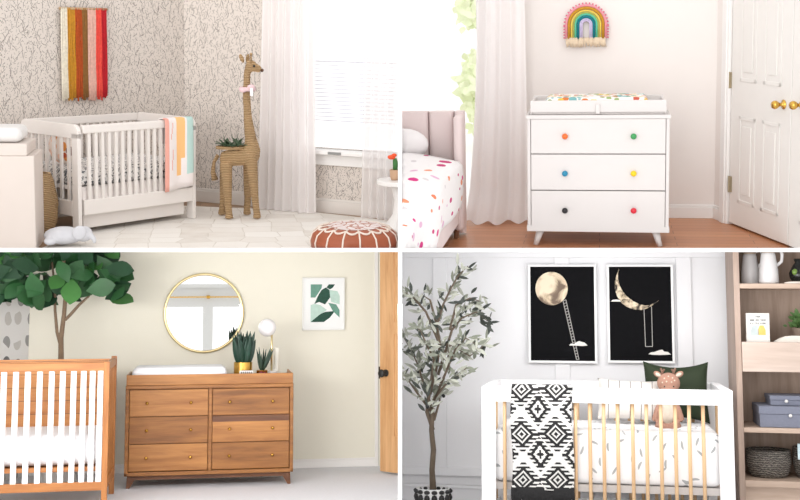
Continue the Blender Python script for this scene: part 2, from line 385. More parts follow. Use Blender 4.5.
solo(r, 'baby_blanket', MB().grid(bfn, 32, 27, 0, bcol), bm_, 'white baby blanket with apricot, pink and mint blocks over the crib rail', 'blanket', near+V((0, 0, Z0)), PSI, smooth=True, solid=.007, fix=False)
# ---- yarn hanging on the left wall
tl, br = wl(58, 9), wl(105, 101); ux = (br-tl).dot(ld)
hg = thing(r, 'yarn_wall_hanging', 'yarn wall hanging in cream, mustard, rust, olive, blush and red stripes', 'wall hanging', V((tl.x, tl.y, 0))-wd*.02, PSI)
ztop, zbot = tl.z, (br.z+wl(58, 100).z)/2
part('dowel', MB().tube([(-.01, -.012, ztop+.005), (ux+.01, -.012, ztop+.005)], .011, 12), wood('driftwood dowel', lin(150, 120, 90), lin(190, 160, 120)), hg, smooth=True)
cols = [(lin(226, 218, 200), .13), (lin(196, 138, 40), .17), (lin(178, 78, 28), .15), (lin(140, 98, 50), .12), (lin(222, 178, 164), .18), (lin(232, 78, 66), .13), (lin(184, 28, 40), .12)]
x = 0.0
for i, (c, wv) in enumerate(cols):
    w = wv*ux; s_ = MB(); nst = max(4, int(w/.0105)); cm = plain(f'yarn {i}', c, .95, .3, 60)
    for k in range(nst):
        px_ = x+w*(k+.5)/nst; zz = zbot+random.uniform(-.015, .02); pts = [(px_+random.uniform(-.002, .002), -.014-.006*random.random(), ztop+.012-(ztop-zz)*q/6) for q in range(7)]
        s_.tube(pts, .0066, 6)
    part('yarn_band', s_, cm, hg, smooth=True, label=['cream yarn', 'mustard yarn', 'rust yarn', 'olive brown yarn', 'blush yarn', 'coral yarn', 'crimson yarn'][i]); x += w
# ---- changing cabinet at the left edge
CAB = plain('greige cabinet paint', lin(214, 203, 195), .5, .02)
p = r.floor(37, 252); yy = p.y; q1 = r.at_y(34, 156, yy); q0 = r.at_y(27, 144, yy); xl = r.at_y(-40, 200, yy).x
cb = thing(r, 'changing_cabinet', 'beige painted changing cabinet cut by the left edge, beside the crib', 'cabinet', (q1.x, yy, 0))
cut(part('body', MB().box(xl-q1.x, 0, 0, .42, 0, q1.z), CAB, cb, bevel=.006), py=248.2, keep='up')
part('raised_top', MB().box(xl-q1.x, q0.x-q1.x, 0, .42, q1.z, q0.z), CAB, cb, bevel=.008)
pd = MB().box(xl-q1.x+.05, q0.x-q1.x-.04, .05, .38, 0, .10)
solo(r, 'changing_pad', pd, plain('soft grey white cotton', lin(226, 224, 222), .9, .03), 'puffy pale grey changing pad lying on the beige cabinet', 'changing pad', (q1.x, yy, q0.z+.002), bevel=.045, seg=5, smooth=True)
# ---- woven basket between cabinet and crib
WICK = NT('straw wicker'); v_ = WICK.co((1, 1, 1)); w_ = WICK.n('ShaderNodeTexWave', wave_type='BANDS', bands_direction='Z'); WICK.put(w_.inputs['Vector'], v_); w_.inputs['Scale'].default_value = 24; w_.inputs['Distortion'].default_value = 2.5; w_.inputs['Detail'].default_value = 2
WICK.set(Base_Color=WICK.mix(w_.outputs['Fac'], lin(188, 146, 98), lin(230, 196, 150)), Roughness=.7); WICK.bump(w_.outputs['Fac'], 1.0, .015); WICKER = WICK.mat
b = r.floor(41, 247); b.z = 0
b = r.at_y(37.5, 240, yy+.60); b.z = 0
solo(r, 'straw_basket', MB().lathe([(.10, 0), (.14, .1), (.15, .25), (.12, .4), (.10, .45), (.085, .45), (.1, .38), (.12, .2), (.08, .02)], 28, cap=True), WICKER, 'round straw basket between beige cabinet and crib', 'basket', b, smooth=True)
# ---- grey plush lying at the bottom edge
p = r.floor(67, 247.5); pl = thing(r, 'plush_elephant', 'pale grey plush elephant lying on the rug in front of the crib', 'plush toy', p+V((0, 0, Z0+.014)))
GP = plain('pale grey plush', lin(208, 208, 212), .95, .04, 30, .3)
q = 1/128
part('body', MB().ell((-.02, 0, .055), (.135, .09, .062)).ell((.115, -.02, .068), (.06, .06, .055)).tube([(.15, -.04, .07), (.185, -.06, .04), (.19, -.08, .015)], [.025, .018, .013]).ell((-.10, -.07, .03), (.045, .05, .028)), GP, pl, smooth=True, remesh=.008)
part('ear', MB().ell((.09, -.075, .085), (.045, .012, .05), mat=Mx.Rotation(.4, 3, 'Y')), GP, pl, smooth=True)
for o in pl.children: pass
# ---- giraffe
gb = r.floor(240, 219); gy = gb.y; gb.z = Z0
G = lambda px, py, dy=0.0: r.at_y(px, py, gy+dy)-gb
s = (r.at_y(241, 100, gy)-r.at_y(240, 100, gy)).x
gf = thing(r, 'wicker_giraffe', 'tall standing giraffe planter woven from tan wicker by the sheer curtain', 'giraffe planter', gb)
mb = MB()
def foot(p): return V((p.x, p.y, 0))
for (a, b2, dy) in [((226, 165), (222, 216), .09), ((226, 165), (229, 219), -.09), ((249, 160), (247, 214), .09), ((251, 158), (257, 220), -.09)]:
    A_, B_ = G(*a, dy*.6), G(*b2, dy); B_.z = 0.005
    mb.tube([A_+V((0, 0, .02)), A_.lerp(B_, .3), A_.lerp(B_, .75), B_+V((0, 0, .03)), B_], [6.5*s, 5.4*s, 3.6*s, 3.8*s, 5*s], 14)
mb.tube([G(220, 157), G(228, 158), G(240, 157), G(250, 154), G(256, 150)], [5*s, 8.5*s, 9*s, 11.5*s, 8*s], 18)
mb.tube([G(250, 158), G(252.5, 150), G(250.5, 138), G(247.5, 115), G(246.5, 92), G(247, 74), G(249, 66)], [9*s, 8.5*s, 6*s, 4.3*s, 3.8*s, 3.6*s, 3.8*s], 16)
mb.tube([G(246, 64), G(251, 65), G(256, 68), G(261, 70)], [4.5*s, 5.6*s, 4.4*s, 3.4*s], 14)
part('body', mb, WICKER, gf, smooth=True, remesh=.011)
for k_, dy in ((243, -.03), (249, .03)):
    a = G(k_, 63, dy); part('ear', MB().ell(a+V((-.01, 0, .035)), (.016, .010, .036), mat=Mx.Rotation(-.4 if k_ < 246 else .1, 3, 'Y')), WICKER, gf, smooth=True)
    a = G(251, 62, dy); part('horn', MB().tube([a, a+V((0, 0, .055))], [.009, .007]).ell(a+V((0, 0, .06)), (.012, .012, .012)), WICKER, gf, smooth=True)
part('eye', MB().ell(G(254, 66, -.045), (.009, .006, .009)), BLACKM, gf, smooth=True, label='black eye')
part('nose', MB().ell(G(262, 70.3), (.014, .022, .014)), plain('dark nose wicker', lin(90, 60, 36), .6), gf, smooth=True, label='dark brown nose')
part('tail', MB().tube([G(218, 155), G(214, 162), G(213, 172), G(215, 180)], [.016, .013, .018, .026], 8), WICKER, gf, smooth=True)
part('saddle_rim', MB().tube([G(231, 149)+V((cos(a)*.11, sin(a)*.07, .012)) for a in [2*pi*i/20 for i in range(21)]], .011, 8), WICKER, gf, smooth=True)
SCARF = plain('blush bow fabric', lin(226, 196, 200), .9)
part('neck_bow', MB().tube([G(247.5, 89)+V((cos(a)*.05, sin(a)*.05, 0)) for a in [2*pi*i/16 for i in range(17)]], .017, 8).ell(G(243, 90, -.05), (.03, .015, .02)).ell(G(251, 87, -.06), (.03, .015, .02)), SCARF, gf, smooth=True, label='blush fabric bow')
solo(r, 'hanging_tag', MB().grid(lambda u, v: G(250+3*u, 88+8*v, -.075), 2, 4), plain('white ribbon', lin(240, 238, 238), .8), 'white ribbon hanging from the bow on the giraffe neck', 'ribbon', gb, solid=.006, fix=False)
fo = MB(); LG = plain('grey green succulent', lin(72, 92, 66), .5, .3, 30)
for i in range(46):
    a = random.uniform(0, 2*pi); e = random.uniform(.1, 1.4); d = V((cos(a)*cos(e)*1.5, sin(a)*cos(e), sin(e))); b0 = G(231, 148)+V((random.uniform(-.06, .06), random.uniform(-.04, .04), .015))
    leaf(fo, b0, d, V((0, 0, 1)) if e < 1 else V((1, 0, 0)), random.uniform(.06, .11), .03, .1)
solo(r, 'succulent_plant', fo, [LG], 'dark green leafy plant growing out of the giraffe back', 'plant', gb, smooth=True, solid=.003, fix=False)
# ---- curtains
SH1 = sheer('sheer white curtain', lin(253, 249, 248), .88, .3)
def hang(pa, pb, off, zt_, folds, amp, name, label, flare=.0, zb=.03, alphaM=None, mat_=None):
    a, b_ = rx_(pa, 100, off)[0], rx_(pb, 100, off)[0]
    A_, B_ = V((a, -off, 0)), V((b_, -off, 0))
    return solo(r, name, MB().grid(curtain_fn(A_, B_, zt_, zb, folds, amp, flare), int(folds*14), 12), mat_ or SH1, label, 'curtain', corner, -PS2, smooth=True, fix=False)
hang(264, 313, .17, HT, 7, .022, 'sheer_curtain', 'long sheer white curtain pooling on the rug beside the wicker giraffe', .18, .02)
cut(hang(366, 402, .17, HT, 5, .022, 'sheer_curtain', 'sheer white curtain on the window side nearest the white side table', .1, .02, mat_=sheer('very sheer curtain', lin(253, 250, 250), .6, .35)), px=398.1, keep='left')
# ---- side table with cactus pots, against the partition
tp = r.floor(398, 232); ty = tp.y; ta = r.at_y(377, 180, ty); tb = r.at_y(400, 180, ty)
rt = (tb-ta).x
tbl = thing(r, 'side_table', 'round white pedestal side table at the right edge under the curtain', 'side table', (tb.x, ty, Z0))
zt_ = ta.z-Z0
cut(part('table_top', MB().lathe([(rt-.02, zt_-.035), (rt, zt_-.03), (rt, zt_-.004), (rt-.006, zt_)], 40), WHITE, tbl, smooth=False), px=398.1, keep='left')
cut(part('pedestal', MB().lathe([(.13, 0), (.12, .02), (.05, .12), (.04, zt_*.6), (.07, zt_-.035)], 28), WHITE, tbl, smooth=True), px=398.1, keep='left')
cp = r.at_y(395, 184, ty); cp.z = ta.z+.001
pt = thing(r, 'potted_cactus', 'little orange and green cactus in a tan pot on the side table', 'potted plant', cp)
cut(part('pot', MB().lathe([(.03, 0), (.038, .02), (.042, .075), (.036, .078), (.034, .06)], 20), plain('tan ceramic', lin(196, 160, 130), .6), pt, smooth=True), px=398.1, keep='left')
cut(part('stem', MB().tube([(0, 0, .06), (0, 0, .13), (-.006, 0, .16)], [.018, .02, .014]).tube([(0, 0, .1), (.03, 0, .12), (.03, 0, .16)], [.012, .012, .009]), plain('cactus green', lin(60, 120, 60), .5), pt, smooth=True), px=398.1, keep='left')
part('flower', MB().ell((-.03, 0, .17), (.03, .025, .018)).ell((-.01, 0, .185), (.02, .02, .014)), plain('orange bloom', lin(232, 84, 40), .6), pt, smooth=True, label='orange bloom')
# ---- pouf
pc = r.floor(354, 256); pc.z = 0; pa, pb = r.at_y(311, 240, pc.y), r.at_y(398, 240, pc.y); RP = (pb.x-pa.x)/2
topz = r.at_y(354, 219.5, pc.y+RP*.4).z
pf = thing(r, 'leather_pouf', 'round brown leather pouf with white embroidered top at the bottom edge', 'pouf', (pc.x, pc.y, Z0))
LEA = plain('tan brown leather', lin(160, 84, 52), .45, .18, 6, .1)
hh = topz-Z0-.02
pr = [(.02, 0), (RP*.8, 0), (RP*.97, hh*.25), (RP, hh*.5), (RP*.95, hh*.75), (RP*.8, hh*.93), (RP*.6, hh), (.02, hh*1.03)]
cut(cut(part('cushion', MB().lathe(pr, 40), LEA, pf, smooth=True), px=398.1, keep='left'), py=248.2, keep='up')
EMB = NT('white embroidery'); wv = EMB.n('ShaderNodeTexVoronoi', feature='DISTANCE_TO_EDGE'); EMB.put(wv.inputs['Vector'], EMB.co()); wv.inputs['Scale'].default_value = 16
EMB.set(Base_Color=EMB.mix(EMB.m('LESS_THAN', wv.outputs[0], .07), lin(226, 216, 214), lin(186, 140, 126)), Roughness=.9)
cut(part('embroidered_top', MB().lathe([(RP*.62, hh*1.003), (RP*.6, hh*1.012), (RP*.3, hh*1.03), (.01, hh*1.045)], 40), EMB.mat, pf, smooth=True, label='white embroidered top'), px=398.1, keep='left')
st = MB()
for i in range(16):
    a = 2*pi*i/16
    st.tube([V((cos(a)*q1_*1.008, sin(a)*q1_*1.008, z1_)) for q1_, z1_ in pr[2:7]], .006, 6)
    a2 = a+pi/16; pts = [V((cos(a+t*pi/8)*RP*(.72+.12*sin(pi*t)), sin(a+t*pi/8)*RP*(.72+.12*sin(pi*t)), hh*(.975-.06*sin(pi*t)))) for t in [j/6 for j in range(7)]]
    st.tube(pts, .007, 6)
cut(cut(part('stitching', st, plain('cream stitching', lin(232, 220, 208), .8), pf, smooth=True, label='cream stitched seams'), px=398.1, keep='left'), py=248.2, keep='up')
# ================================================================== ROOM 2: pink-white nursery with the drawer chest
r = R2
PINKW = plain('blush white wall paint', lin(234, 228, 224), .8, .015)
c2 = r.at_y(714, 217, 0); c2.z = 0
PS = rad(70); d2 = V((cos(PS), -sin(PS), 0)); n2 = V((-sin(PS), -cos(PS), 0))
def w2(px, py, off=0.0): q = r.on(px, py, c2+n2*off, n2); return ((q-c2).dot(d2), q.z)
wx0 = r.at_y(398, 100).x-.3; wx1 = r.at_y(486, 100).x
struct(r, 'wall_back', MB().box(wx1, c2.x+.1, 0, .12, -.1, 2.9), PINKW, 'pinkish white wall behind the white chest of drawers')
dx0 = w2(731, 100)[0]; dz = 2.25
cut(struct(r, 'wall_right', MB().box(0, dx0-.0, 0, .12, -.1, 2.9).box(dx0, dx0+1.5, .05, .12, -.1, 2.9), PINKW, 'pinkish white wall that holds the panelled closet doors', c2, -PS), py=248.2, keep='up')
bb2 = MB().box(wx1, c2.x, -.016, 0, 0, .075).box(wx1, c2.x, -.010, 0, .075, .09)
struct(r, 'baseboard_back', bb2, WHITE, 'white baseboard on the pinkish wall', bevel=.003)
xc = w2(722, 200)[0]
struct(r, 'baseboard_right', MB().box(0, xc, -.016, 0, 0, .075).box(0, xc, -.010, 0, .075, .09), WHITE, 'short white baseboard beside the closet doors', c2, -PS, bevel=.003)
OAKF = planks('reddish oak planks', lin(214, 148, 104), lin(196, 128, 86), lin(120, 70, 42), .09, .9)
fl = struct(r, 'floor', MB().box(-3, 3, -4, .2, -.06, 0), OAKF, 'reddish oak plank floor under the white chest of drawers')
cut(fl, px=401.9, keep='right'); cut(fl, py=248.2, keep='up')
# closet doors
xs = w2(791.5, 100)[0]
cut(struct(r, 'trim_1', MB().box(xc, dx0, -.022, 0, 0, 2.9).box(xc+.02, dx0-.02, -.03, 0, 0, 2.9), WHITE, 'white door casing left of the panelled closet door', c2, -PS, bevel=.004), py=248.2, keep='up')
DW = plain('white door paint', lin(233, 230, 226), .4, .02)
def raised(mb, x0, x1, z0, z1):
    for (t, y) in ((0, -.006), (.028, .004), (.05, -.006)):
        pass
    mb.box(x0, x1, -.004, 0, z0, z0+.022).box(x0, x1, -.004, 0, z1-.022, z1).box(x0, x0+.022, -.004, 0, z0, z1).box(x1-.022, x1, -.004, 0, z0, z1)
    mb.box(x0+.05, x1-.05, -.006, 0, z0+.06, z1-.06)
def door2(xa, xb, name, label):
    dr = thing(r, name, label, 'door', c2, -PS, kind='structure')
    cut(part('door_leaf', MB().box(xa+.003, xb-.003, .0, .04, .012, 2.6), DW, dr, bevel=.003), py=248.2, keep='up')
    w = xb-xa; pn = MB()
    zt1 = w2(745, 82)[1]; zt0 = w2(745, 117)[1]; zb0 = w2(745, 205)[1]
    for a, b in ((.16, .44), (.56, .84)):
        raised(pn, xa+w*a, xa+w*b, zb0, zt0); raised(pn, xa+w*a, xa+w*b, zt1, 2.3)
    part('raised_panels', pn, DW, dr, bevel=.003)
    return dr
da = door2(dx0, xs, 'door_1', 'white panelled closet door with two steel hinges on its left edge')
xe2 = xs+(xs-dx0)
db = door2(xs, xe2, 'door_2', 'white panelled closet door at the right edge, second of the pair')
STL = plain('antique hinge metal', lin(168, 156, 132), .35, .1, metallic=.8)
for yy in (80, 184):
    x, z = w2(731, yy)
    part('hinge', MB().box(x-.01, x+.012, -.012, .0, z-.05, z+.05).tube([(x+.0, -.014, z-.052), (x+.0, -.014, z+.052)], .007, 10), STL, da)
def knob(dr, px, py):
    x, z = w2(px, py)
    R = Mx.Rotation(pi/2, 3, 'X')
    k = part('door_knob', MB().lathe([(.027, 0), (.028, .005), (.013, .010), (.009, .028), (.016, .036), (.024, .048), (.025, .060), (.019, .072), (.003, .076)], 24, (x, 0, z), mat=R), BRASS, dr, smooth=True, label='polished brass knob')
x, z = w2(779, 104); knob(da, 784, 104.5); knob(db, 802.5, 105)
# window wall: glass door to the garden
gd = thing(r, 'window_1', 'bright tall window beside the white curtain, open to a pale garden', 'window', (0, 0, 0), kind='structure')
fx0, fx1 = r.at_y(477, 100).x, wx1
fr = MB().box(fx0, fx1, -.0, .1, 0, 2.9).box(wx0, fx1, .0, .1, -.1, .035)
cut(part('window_frame', fr, WHITE, gd, bevel=.004), px=401.9, keep='right')
cut(part('window_glass', MB().box(wx0, fx0, .05, .056, .03, 2.9), GLASS, gd), px=401.9, keep='right')
# garden outside: ground, house, tree; outdoor glare painted in as pale colours
GRD = plain('pale patio with painted glare', (.95, .95, .93), .9, .03)
gp = struct(r, 'ground', MB().box(-6, 1.2, .25, 14, -.4, -.3), GRD, 'pale patio with painted sun glare outside the tall window')
cut(gp, px=401.9, keep='right'); cut(gp, py=248.2, keep='up')
LT = plain('yellow green leaf with painted glare', lin(236, 244, 206), .6, .1, 14)
tf = MB()
for i in range(520):
    if i < 330: cx_, cy_ = random.gauss(476, 5), random.gauss(88, 15)
    else: cx_, cy_ = random.gauss(472, 6), random.gauss(6, 8)
    if cx_ < 455: continue
    b0 = r.at_y(cx_, cy_, 6+random.uniform(-.6, .6)); leaf(tf, b0, rv()+V((0, 0, -.2)), V((0, -1, .4)), random.uniform(.10, .2), .08)
tr = thing(r, 'garden_tree', 'green tree with painted pale sun glare seen through the tall window', 'tree', (0, 0, 0))
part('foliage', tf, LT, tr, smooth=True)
t0, t1 = r.at_y(482, 60, 6.3), r.at_y(480, 0, 6.3)
part('trunk', MB().tube([V((t0.x+.3, 6.3, -.3)), V((t0.x+.25, 6.3, 1)), t0+V((.15, 0, 0)), t1], [.09, .08, .06, .04]), plain('pale bark', lin(190, 176, 160), .8), tr, smooth=True)
hs = thing(r, 'neighbour_house', 'house painted pale as if washed out by glare across the garden outside the tall window', 'house', (0, 0, 0))
ha, hb = r.at_y(408, 60, 11), r.at_y(472, 58, 11); hz = r.at_y(440, 56, 11).z
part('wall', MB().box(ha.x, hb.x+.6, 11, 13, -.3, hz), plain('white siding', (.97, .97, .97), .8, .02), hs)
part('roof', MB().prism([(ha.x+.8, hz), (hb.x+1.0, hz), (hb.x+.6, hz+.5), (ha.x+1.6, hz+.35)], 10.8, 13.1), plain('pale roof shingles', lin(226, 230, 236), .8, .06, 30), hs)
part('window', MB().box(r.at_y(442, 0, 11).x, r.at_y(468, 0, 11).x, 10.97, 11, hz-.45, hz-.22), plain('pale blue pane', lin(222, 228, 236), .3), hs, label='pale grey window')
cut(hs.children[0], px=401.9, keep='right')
# curtain
CUR2 = sheer('white cotton curtain', lin(254, 250, 249), .95, .25)
def cf(u, v):
    xa = r.at_y(478, 0, -.2).x; xb = r.at_y(521, 0, -.2).x; e = .02+.0*v
    x = xa+(xb-xa)*u
    x += (.11*v**3)*(u-.35)*1.2 + .05*sin(pi*v)*(u-.2)*.4 - .05*v**4
    w = (sin(2*pi*3.1*u+.5+.5*v)*.03+sin(2*pi*1.3*u+2-.8*v)*.03+sin(2*pi*7*u+3*v)*.005)*(.5+.4*v)
    y = -.2+w-(.13*max(0, v-.93)/.07*(1-u*.4) if v > .93 else 0)
    return V((x, y, 2.7*(1-v)+.012+.01*sin(20*u)*(v > .95)))
ct = solo(r, 'cotton_curtain', MB().grid(cf, 70, 40), CUR2, 'white cotton curtain pooling on the oak floor left of the white chest', 'curtain', smooth=True, fix=False)
# ---- chest of drawers
f1, f2 = r.floor(533, 247), r.floor(664, 247); yf = (f1.y+f2.y)/2
A_, B_ = r.at_y(527, 120, yf), r.at_y(670, 120, yf); W = B_.x-A_.x; DD = .46
zT = r.at_y(598, 115, yf).z; zB = r.at_y(598, 232, yf).z
print('R2 dresser', W, zT, zB, yf)
ch = thing(r, 'chest_of_drawers', 'white three drawer chest with six differently coloured knobs and splayed legs', 'chest of drawers', ((A_.x+B_.x)/2, yf, 0))
DRW = plain('bright white lacquer', lin(215, 210, 208), .38, .015)
h = W/2; T = .02
part('cabinet', MB().box(-h, -h+T, 0, DD, zB, zT).box(h-T, h, 0, DD, zB, zT).box(-h-.006, h+.006, -.008, DD+.004, zT-.022, zT).box(-h-.004, h+.004, -.004, DD, zB, zB+.035).box(-h+T, h-T, DD-.01, DD, zB, zT-.02).box(-h+T, h-T, .03, DD-.01, zB+.03, zT-.03), DRW, ch, bevel=.003)
zs_ = [r.at_y(598, q, yf).z for q in (118.5, 154, 190.5, 227.5)]
KC = [[lin(232, 108, 44), lin(58, 150, 84)], [lin(28, 132, 168), lin(240, 200, 20)], [lin(28, 24, 28), lin(214, 36, 56)]]
KN = [['orange', 'green'], ['blue', 'yellow'], ['black', 'red']]
for i in range(3):
    d = part('drawer', MB().box(-h+T+.003, h-T-.003, -.004, .03, zs_[i+1]+.003, zs_[i]-.003), DRW, ch, bevel=.002)
    for j, px in enumerate((565, 633.5)):
        k = r.at_y(px, (136, 173, 210)[i], yf); kx = k.x-(A_.x+B_.x)/2
        part('knob', MB().lathe([(.008, 0), (.008, .012), (.015, .016), (.0175, .022), (.014, .03), (.001, .032)], 20, (kx, -.004, k.z), mat=Mx.Rotation(pi/2, 3, 'X')), plain(KN[i][j]+' enamel knob', KC[i][j], .3, .03), d, smooth=True, label=KN[i][j]+' knob')
for sx in (-1, 1):
    for yb in (.05, DD-.05):
        part('leg', MB().tube([(sx*(h-.075), yb, zB+.005), (sx*(h-.045), yb+(-.015 if yb < .2 else .015), 0)], [.024, .014], 16), DRW, ch, smooth=True)
# changing tray on top
ya = yf+.02; a, b = r.at_y(530, 108, ya), r.at_y(666.5, 108, ya); zt2 = r.at_y(598, 100.5, ya).z; cxx = (A_.x+B_.x)/2
ty = thing(r, 'changing_tray', 'white open changing tray standing on the three drawer chest', 'changing tray', (cxx, ya, zT+.001))
hw = (b.x-a.x)/2; ht = zt2-zT
part('tray_frame', MB().box(-hw, hw, 0, .014, .012, ht).box(-hw, hw, .38, .394, .012, ht).box(-hw, -hw+.014, .014, .38, .0, ht-.01).box(hw-.014, hw, .014, .38, .0, ht-.01).box(-hw+.014, hw-.014, .014, .38, .0, .012), DRW, ty, bevel=.004)
part('front_bracket', MB().box(-.012, .012, -.012, -.0, .004, ht*.75), DRW, ty, bevel=.003)
PAD = dotted('changing pad print', lin(240, 236, 230), [lin(214, 120, 60), lin(120, 176, 178), lin(226, 190, 80), lin(196, 90, 70), lin(150, 170, 110)], 26, .5)
pa_ = r.at_y(546, 97, ya+.15); pb_ = r.at_y(648, 97, ya+.15); zp = r.at_y(598, 96, ya+.15).z-zT-.014
solo(r, 'changing_pad', MB().box(pa_.x-cxx, pb_.x-cxx, .02, .34, 0, zp-.0), PAD, 'changing pad with a small colourful leaf print lying in the white tray', 'changing pad', (cxx, ya+.015, zT+.0145), bevel=.03, seg=4, smooth=True)
# ---- bed against the partition
BL = plain('blush velvet upholstery', lin(230, 214, 212), .85, .04, 6)
hy = r.floor(462, 236).y; hA = r.at_y(398, 150, hy); hB = r.at_y(464.5, 150, hy); hzt = r.at_y(430, 112, hy).z
print('bed head y', hy, 'h', hzt)
bd = thing(r, 'upholstered_bed', 'blush upholstered bed with channel headboard and side wing, left of the curtain', 'bed', (hB.x, hy, 0))
hb_ = MB(); L_ = hB.x-hA.x+.02; n_ = 3; edges = [-L_, -(hB.x-r.at_y(426, 0, hy).x), -(hB.x-r.at_y(452, 0, hy).x), 0]
for i in range(3):
    a, b = edges[i]+.002, edges[i+1]-.002
    def fn(u, v, a=a, b=b):
        q = 2*pi*u; return V(((a+b)/2+(b-a)/2*math.copysign(abs(cos(q))**.45, cos(q)), .05+.055*math.copysign(abs(sin(q))**.6, sin(q)), .02+(hzt-.02)*v))
    g_ = MB().grid(fn, 28, 1, closed=True); g_.add([fn(k/28, 1) for k in range(28)], [tuple(range(28))])
    hb_.v and None
    o_ = len(hb_.v); hb_.v += g_.v; hb_.f += [tuple(x+o_ for x in f) for f in g_.f]; hb_.m += g_.m
cut(part('headboard', hb_, BL, bd, smooth=True, bevel=.02, seg=3), px=401.9, keep='right')
part('wing', MB().box(-.055, .0, -.12, .09, .05, hzt-.01), BL, bd, bevel=.025, seg=3, smooth=True)
# mattress side line: from (455,190) far to (420,248) near
e1 = r.at_y(459, 200, hy-.12); zr = e1.z
e2 = r.floor(424, 247, zr)
s1, s2 = V((e1.x-hB.x, -.12, 0)), V((e2.x-hB.x, e2.y-hy, 0)); print('bed run', s1, s2, zr)
sdir = (s2-s1); s3 = s1+sdir*1.6
rail = MB(); P = [s1, s3]; off = V((-.05, 0, 0))
rail.add([P[0]+V((0, 0, .1)), P[1]+V((0, 0, .1)), P[1]+V((0, 0, zr)), P[0]+V((0, 0, zr)), P[0]+off+V((0, 0, .1)), P[1]+off+V((0, 0, .1)), P[1]+off+V((0, 0, zr)), P[0]+off+V((0, 0, zr))], [(0, 1, 2, 3), (7, 6, 5, 4), (0, 4, 5, 1), (3, 2, 6, 7), (0, 3, 7, 4), (1, 5, 6, 2)])
cut(cut(part('side_rail', rail, BL, bd, bevel=.012, seg=3), px=401.9, keep='right'), py=248.2, keep='up')
part('leg', MB().tube([(-.05, -.06, .06), (-.05, -.06, 0)], [.02, .015]), wood('bed leg wood', lin(120, 84, 60), lin(150, 110, 80), 'z'), bd)
QU = dotted('quilt dots', lin(246, 243, 243), [lin(214, 40, 130), lin(232, 130, 90), lin(226, 180, 210), lin(200, 60, 120), lin(220, 214, 216), lin(236, 150, 110)], 1, .17, 1, True)
zq = r.at_y(420, 159, hy-.3).z
def qf(u, v):
    p0 = s1.lerp(s3, v)+V((-.015, -.02, 0)); z = zq-.06*v
    # u: 0 hem at the side, 1 far left
    t = u*1.35
    if t < .35: q = t/.35; x = p0.x+.035*(1-(q-.5)**2*4*.3); z2 = zr-.04+(z-.05-zr+.04)*q
    else: q = (t-.35); x = p0.x+.035-.05*min(1, q*4)-q*1.1; z2 = z-.05*max(0, 1-q*6)**2
    return V((x+.012*sin(v*14+u*5), p0.y-0*u, z2+.012*sin(x*13+v*9)+.008*sin(v*21)))
ql = MB().grid(qf, 40, 30)
qo = cut(cut(solo(r, 'dotted_quilt', ql, QU, 'white puffy quilt with magenta and orange dots spread over the blush bed', 'quilt', (hB.x, hy, 0), smooth=True, fix=False, solid=.012), px=402.3, keep='right'), py=247.7, keep='up')
uvl = qo.data.uv_layers.new(name='UVMap')
for lp_ in qo.data.loops:
    vi = lp_.vertex_index; uvl.data[lp_.index].uv = ((vi % 41)/40*1.45*8, (vi//41)/30*2.0*5.5)
# pale cushion at head
cut(solo(r, 'white_pillow', MB().ell((0, 0, 0), (.16, .06, .1), 0, 20), plain('soft white linen', lin(240, 236, 236), .9), 'white pillow against the blush headboard at the partition', 'pillow', (r.at_y(403, 150, hy-.08).x, hy-.08, zq+.06), smooth=True), px=401.9, keep='right')
# ---- rainbow hanging
rc = r.at_y(586, 38.5, -.03); s = (r.at_y(587, 38, -.03)-r.at_y(586, 38, -.03)).x
rb = thing(r, 'rainbow_wall_hanging', 'yarn rainbow wall hanging with a cream fringe on the pinkish wall', 'wall hanging', rc)
bands = [(19.8, 2.3, lin(240, 158, 172), 'pink'), (17.0, 3.0, lin(200, 146, 40), 'mustard'), (14.3, 1.8, lin(246, 216, 98), 'yellow'), (12.3, 1.6, lin(176, 186, 96), 'olive'), (10.5, 2.0, lin(98, 200, 166), 'mint'), (8.0, 2.8, lin(16, 122, 134), 'teal'), (5.7, 1.8, lin(206, 200, 232), 'lilac'), (4.0, 1.6, lin(214, 200, 230), 'pale lilac')]
for R_, t, c, nm in bands:
    Rv = 35.5*R_/21 if False else R_; top = 16+R_*.95
    pts = [V((-R_*s, 0, 0))]+[V((-R_*s*cos(pi*i/24), 0, (14+R_*.98*sin(pi*i/24)-0)*s)) for i in range(25)]+[V((R_*s, 0, 0))]
    part('rainbow_band', MB().tube(pts, t*s*.52, 10), plain(nm+' yarn', c, .9, .12, 60, .4), rb, smooth=True, label=nm+' yarn band')
sc_ = MB()
for i in range(21):
    a = pi*i/20; sc_.ell((-21.9*s*cos(a), -.004, (13.5+22*sin(a))*s), (.006, .008, .006), n=6)
for k in range(5):
    for sx in (-1, 1): sc_.ell((sx*21.9*s, -.004, (1+k*2.8)*s), (.006, .008, .006), n=6)
part('trim', sc_, plain('rose dots trim', lin(226, 110, 140), .9), rb, smooth=True, label='rose dotted trim')
fg = MB()
for i in range(120):
    x = random.uniform(-20.5, 20.5)*s; l = random.uniform(6, 9)*s
    fg.tube([(x, -.008+.01*random.random(), 1*s), (x+random.uniform(-.004, .004), -.01, -l*.5), (x+random.uniform(-.01, .01), -.008, -l)], [.003, .0034, .0022], 5)
part('fringe', fg, plain('cream fringe', lin(226, 206, 180), .95, .15, 40), rb, smooth=True, label='cream yarn fringe')

